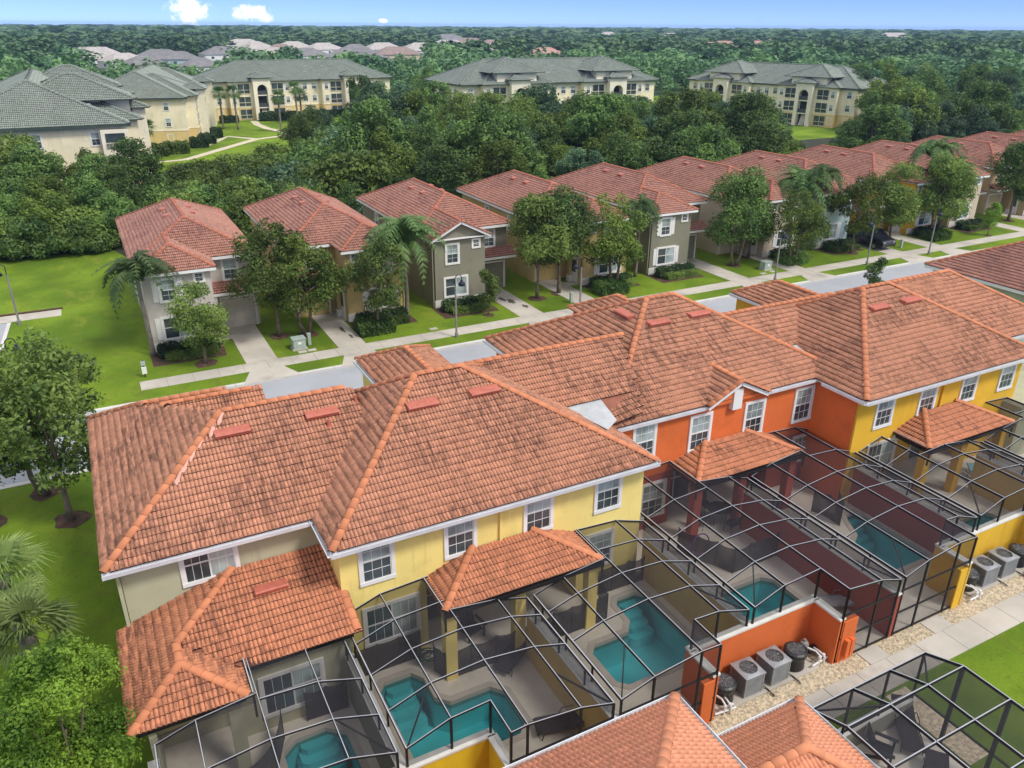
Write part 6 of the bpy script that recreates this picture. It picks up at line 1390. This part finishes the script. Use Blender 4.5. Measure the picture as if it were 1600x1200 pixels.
lay_roof(root, [Lo(fN), Lo(fE), Lo(fS)], mat=TILE_NEAR, tile_me=TILE_ME_NEAR, cap_lines=[(Vector(a)-o, Vector(b_)-o) for a, b_ in (((xB, yB1, zB), aB), ((xB, yB0, zB), aB), ((9.9, 9.05, 3.98), aB))], cap_me=CAP_NEARM, part='porch_roof')
MB().box(-2.1-o.x, 9.75-o.x, -1.8-o.y, 10.35-o.y, 0, 5.35).build('wall', ORANGE, root); MB().box(9.76-o.x, 14.45-o.x, 7.5-o.y, 10.5-o.y, 0, 2.9).build('porch_wall', SAGE, root)
gutter(root, Vector((10.16, 10.76, 5.42))-o, Vector((10.16, -2, 5.42))-o, (1, 0, 0)); gutter(root, Vector((xB+.02, yB1, zB+.02))-o, Vector((xB+.02, yB0, zB+.02))-o, (1, 0, 0)); gutter(root, Vector((9.95, yB1+.02, zB+.02))-o, Vector((xB, yB1+.02, zB+.02))-o, (0, 1, 0)); gutter(root, Vector((-2.5, 10.78, 5.42))-o, Vector((10.14, 10.78, 5.42))-o, (0, 1, 0))
# nearest cage
ca, cb, yn, ysd = 15.1, 19.85, 10.66, 5.2; cg = thing('screen_enclosure', 'bronze screen enclosure beside the footpath with the slatted chair and lounger', 'pool cage', (17.5, 8, 0))
struct('pool_deck', MB().box(ca-.2, cb+.1, ysd, yn+.05, -.05, .05), DECK)
zk, yk = 3.15, 9.5; xs_ = [ca, 16.75, 18.3, cb]; ys_ = [yn, yk, 8.1, 6.7, ysd]; zc = lambda y: 2.7 if y >= yn-.01 else zk
for a, b_ in zip(xs_[:-1], xs_[1:]):
    for y0_, y1_ in zip(ys_[:-1], ys_[1:]): pane(cg, [(a, y0_, zc(y0_)), (b_, y0_, zc(y0_)), (b_, y1_, zc(y1_)), (a, y1_, zc(y1_))])
    for y in ys_: seg(cg, 'roof_beam', (a, y, zc(y)), (b_, y, zc(y)), .045, .09)
    pane(cg, [(a, yn, .95), (b_, yn, .95), (b_, yn, 2.68), (a, yn, 2.68)]); seg(cg, 'rail', (a, yn, 1.0), (b_, yn, 1.0), .05, .05)
for x in xs_:
    for y0_, y1_ in zip(ys_[:-1], ys_[1:]): seg(cg, 'roof_beam', (x, y0_, zc(y0_)), (x, y1_, zc(y1_)), .045, .09)
    seg(cg, 'post', (x, yn, .9), (x, yn, 2.7), .06, .06)
for y0_, y1_ in zip(ys_[:-1], ys_[1:]):
    pane(cg, [(cb, y0_, .05), (cb, y1_, .05), (cb, y1_, zc(y1_)), (cb, y0_, zc(y0_))]); seg(cg, 'post', (cb, y1_, .05), (cb, y1_, zc(y1_)), .1, .1)
    for zz_ in (.1, 1.1): seg(cg, 'rail', (cb, y0_, zz_), (cb, y1_, zz_), .05, .06)
seg(cg, 'brace', (cb, yn, 2.65), (18.3, yk, zk), .04, .05); seg(cg, 'brace', (ca, yn, 2.65), (16.75, yk, zk), .04, .05)
gw = thing('garden_wall', 'low olive grey wall under the nearest cage beside the footpath', 'wall', (17.4, yn+.05, 0)); wall_seg(gw, (ca-.1, yn+.06), (cb+.1, yn+.06), .18, .85, OLIVE)
gw = thing('garden_wall', 'grey pier at the lawn side of the nearest cage', 'wall', (19.9, 6.4, 0)); wall_seg(gw, (19.98, 5.6), (19.98, 6.5), .2, 2.0, OLIVE)
struct('gravel_bed', MB().box(cb+.2, 21.0, 8.6, 11.6, -.05, .012), ROCK)
# ------------------------------------------------------------------ distance: houses, woods, haze
ROOFS = [M('grey_shingle', (.2, .19, .19), .9, .15, .5), M('brown_shingle', (.27, .2, .175), .9, .15, .5), M('pale_shingle', (.42, .38, .35), .9, .12, .5), M('pinkish_tile', (.42, .24, .19), .9, .12, .5)]
WALLS = [IVORY, BEIGE, WHITE, SKY_BLUE, TAN]
def far_house(p, wd, dp, label, rm, wm, rz):
    r_ = thing('bungalow', label, 'house', p, rz, 'houses beyond the apartments')
    MB().box(-wd/2, wd/2, -dp/2, dp/2, 0, 3.2).build('wall', wm, r_); h = hip(-wd/2-.5, wd/2+.5, -dp/2-.5, dp/2+.5, 3.2, .5); m = MB(); [m.poly(h[k]) for k in 'SNWE']; m.build('roof', rm, r_)
    for x in (-wd*.3, 0, wd*.3): MB().box(x-.8, x+.8, -dp/2-.05, -dp/2-.001, .9, 2.2).build('window', GLASS, r_)
    MB().box(-wd/2-.001-.05, -wd/2-.001, -1, 1, .9, 2.2).build('window', GLASS, r_)
FH = [(165, 95, 'white walled house', 2, 2), (148, 88, 'brown roofed house', 2, 0), (225, 105, 'grey roofed house', 0, 1), (275, 96, 'grey roofed pale blue house', 0, 3), (315, 108, 'grey house with a wide roof', 0, 2), (400, 80, 'pale roofed house', 2, 0), (440, 84, 'brown roofed house with cream walls', 1, 0), (480, 90, 'long grey roofed house', 0, 2), (505, 80, 'small white house', 2, 2), (535, 92, 'low grey house', 0, 0), (575, 97, 'white house with a grey roof', 0, 2), (620, 88, 'beige house', 1, 1), (700, 75, 'white house with a pale roof', 2, 2), (735, 72, 'brown house', 1, 0), (745, 80, 'cream house', 2, 0), (850, 88, 'cream walled hut', 3, 0), (1105, 80, 'pink roofed villa', 3, 1), (1135, 77, 'long pink roofed villa', 3, 1), (1180, 78, 'small pink roofed villa', 3, 0), (1205, 74, 'pink roofed villa with pale walls', 3, 2), (1045, 64, 'far white house', 2, 2), (1395, 66, 'far cream house', 2, 0), (380, 74, 'far pale house', 2, 2), (700, 66, 'far grey roofed house', 0, 2), (950, 62, 'far white walled house', 2, 2), (195, 99, 'white gabled bungalow', 2, 2), (252, 92, 'pale blue bungalow', 0, 3), (345, 88, 'white bungalow with a dark roof', 0, 2), (420, 90, 'cream bungalow', 2, 0), (458, 78, 'small white bungalow', 2, 2), (556, 84, 'grey roofed cream bungalow', 0, 0), (598, 80, 'white bungalow', 2, 2), (660, 82, 'low white bungalow', 2, 2), (770, 76, 'beige bungalow', 1, 1)]
WHERE = ['behind the white east facade', 'above the long apartment roof', 'at the edge of the far woods', 'among the far trees', 'past the apartment lawn', 'by the far tree line']
for k, (x, y, nm, a, b_) in enumerate(FH):
    p = px(x, y, 2.0); d = math.hypot(p.x, p.y)
    far_house((p.x, p.y, 0), rb.uniform(16, 23)*max(1, d/420), rb.uniform(11, 14)*max(1, d/420), f'{nm} {WHERE[k % 6]}', ROOFS[a], WALLS[b_], rb.uniform(-.5, .5))
# far woods: crowns of three low detail kinds, scattered as one mass
def far_crown(seed, n, h, rad, leaf):
    rng = np.random.default_rng(seed); lobes = rnd_lobes(h*.15, h, rad, 9, rng, .45, .8); P, Nr = crown_points(lobes, n, rng); return leaf_quads(P, Nr, leaf, .75, rng)
def woods(name, spots, mat, kinds):
    Vs, Fs, off = [], [], 0
    for (x, y, s_, k, a) in spots:
        V, F = kinds[k]; c, sn = math.cos(a), math.sin(a); W = np.stack([(V[:, 0]*c-V[:, 1]*sn)*s_[0]+x, (V[:, 0]*sn+V[:, 1]*c)*s_[0]+y, V[:, 2]*s_[1]], 1)
        Vs.append(W); Fs.append(F+off); off += len(V)
    o = place(name, mesh_np(name, np.concatenate(Vs), np.concatenate(Fs), [mat])); o['kind'] = 'stuff'; return o
K1_ = [far_crown(s_, 620, 10, 4.6, 1.0) for s_ in (1, 2, 3)]; K2_ = [far_crown(s_, 220, 10, 5.0, 1.8) for s_ in (4, 5, 6)]; K3_ = [far_crown(s_, 70, 10, 5.5, 3.4) for s_ in (7, 8, 9)]
hs_ = [tuple(px(x, y, 2.0))[:2] for x, y, *_ in FH]
def blocked(x, y):
    if any((x-a)**2+(y-b_)**2 < (20*max(1, math.hypot(a, b_)/400))**2 for a, b_ in hs_): return True
    # keep the sight line in front of each house open
    for a, b_ in hs_:
        t = (x*a+y*b_)/(a*a+b_*b_)
        if .74 < t < 1 and abs(x*b_-y*a)/math.hypot(a, b_) < 13: return True
    return False
def fill(d0, d1, sp0, hmin, hmax):
    out = []; d = d0
    while d < d1:
        sp = sp0*max(1, d/d0)*1.0; a = -math.radians(12)
        while a < math.radians(68):
            aa = a+rb.uniform(-.4, .4)*sp/d; dd = d+rb.uniform(-.5, .5)*sp; x, y = dd*math.sin(aa), dd*math.cos(aa)
            if y > 212 or x > 175 or (x < -15 and y > 165):
                if not blocked(x, y) and not (-20 < x < 80 and y < 216):
                    h_ = rb.uniform(hmin, hmax)/10; w_ = h_*rb.uniform(.85, 1.25)*max(1, sp/9); out.append((x, y, (w_, h_), rb.randrange(3), rb.uniform(0, 6.28)))
            a += sp/d
        d += sp*.95
    return out
woods('woodland', fill(190, 420, 8.2, 5, 12), LEAF_FAR, K1_); woods('woodland', fill(420, 900, 11.5, 5.5, 13), LEAF_FAR, K2_); woods('woodland', fill(900, 3600, 20, 7, 14), LEAF_FAR, K3_)

# even, thin summer haze round the whole place
HZ = bpy.data.materials.new('haze'); HZ.use_nodes = True; hn_ = HZ.node_tree.nodes; hn_.remove(hn_['Principled BSDF'])
pv_ = hn_.new('ShaderNodeVolumePrincipled'); pv_.inputs['Color'].default_value = (.5, .76, 1, 1); pv_.inputs['Density'].default_value = .00017; pv_.inputs['Anisotropy'].default_value = .2
HZ.node_tree.links.new(pv_.outputs[0], hn_['Material Output'].inputs['Volume'])
hz = MB().box(-4600, 4600, -300, 4600, -2.5, 24.5).build('haze', HZ); hz['kind'] = 'stuff'
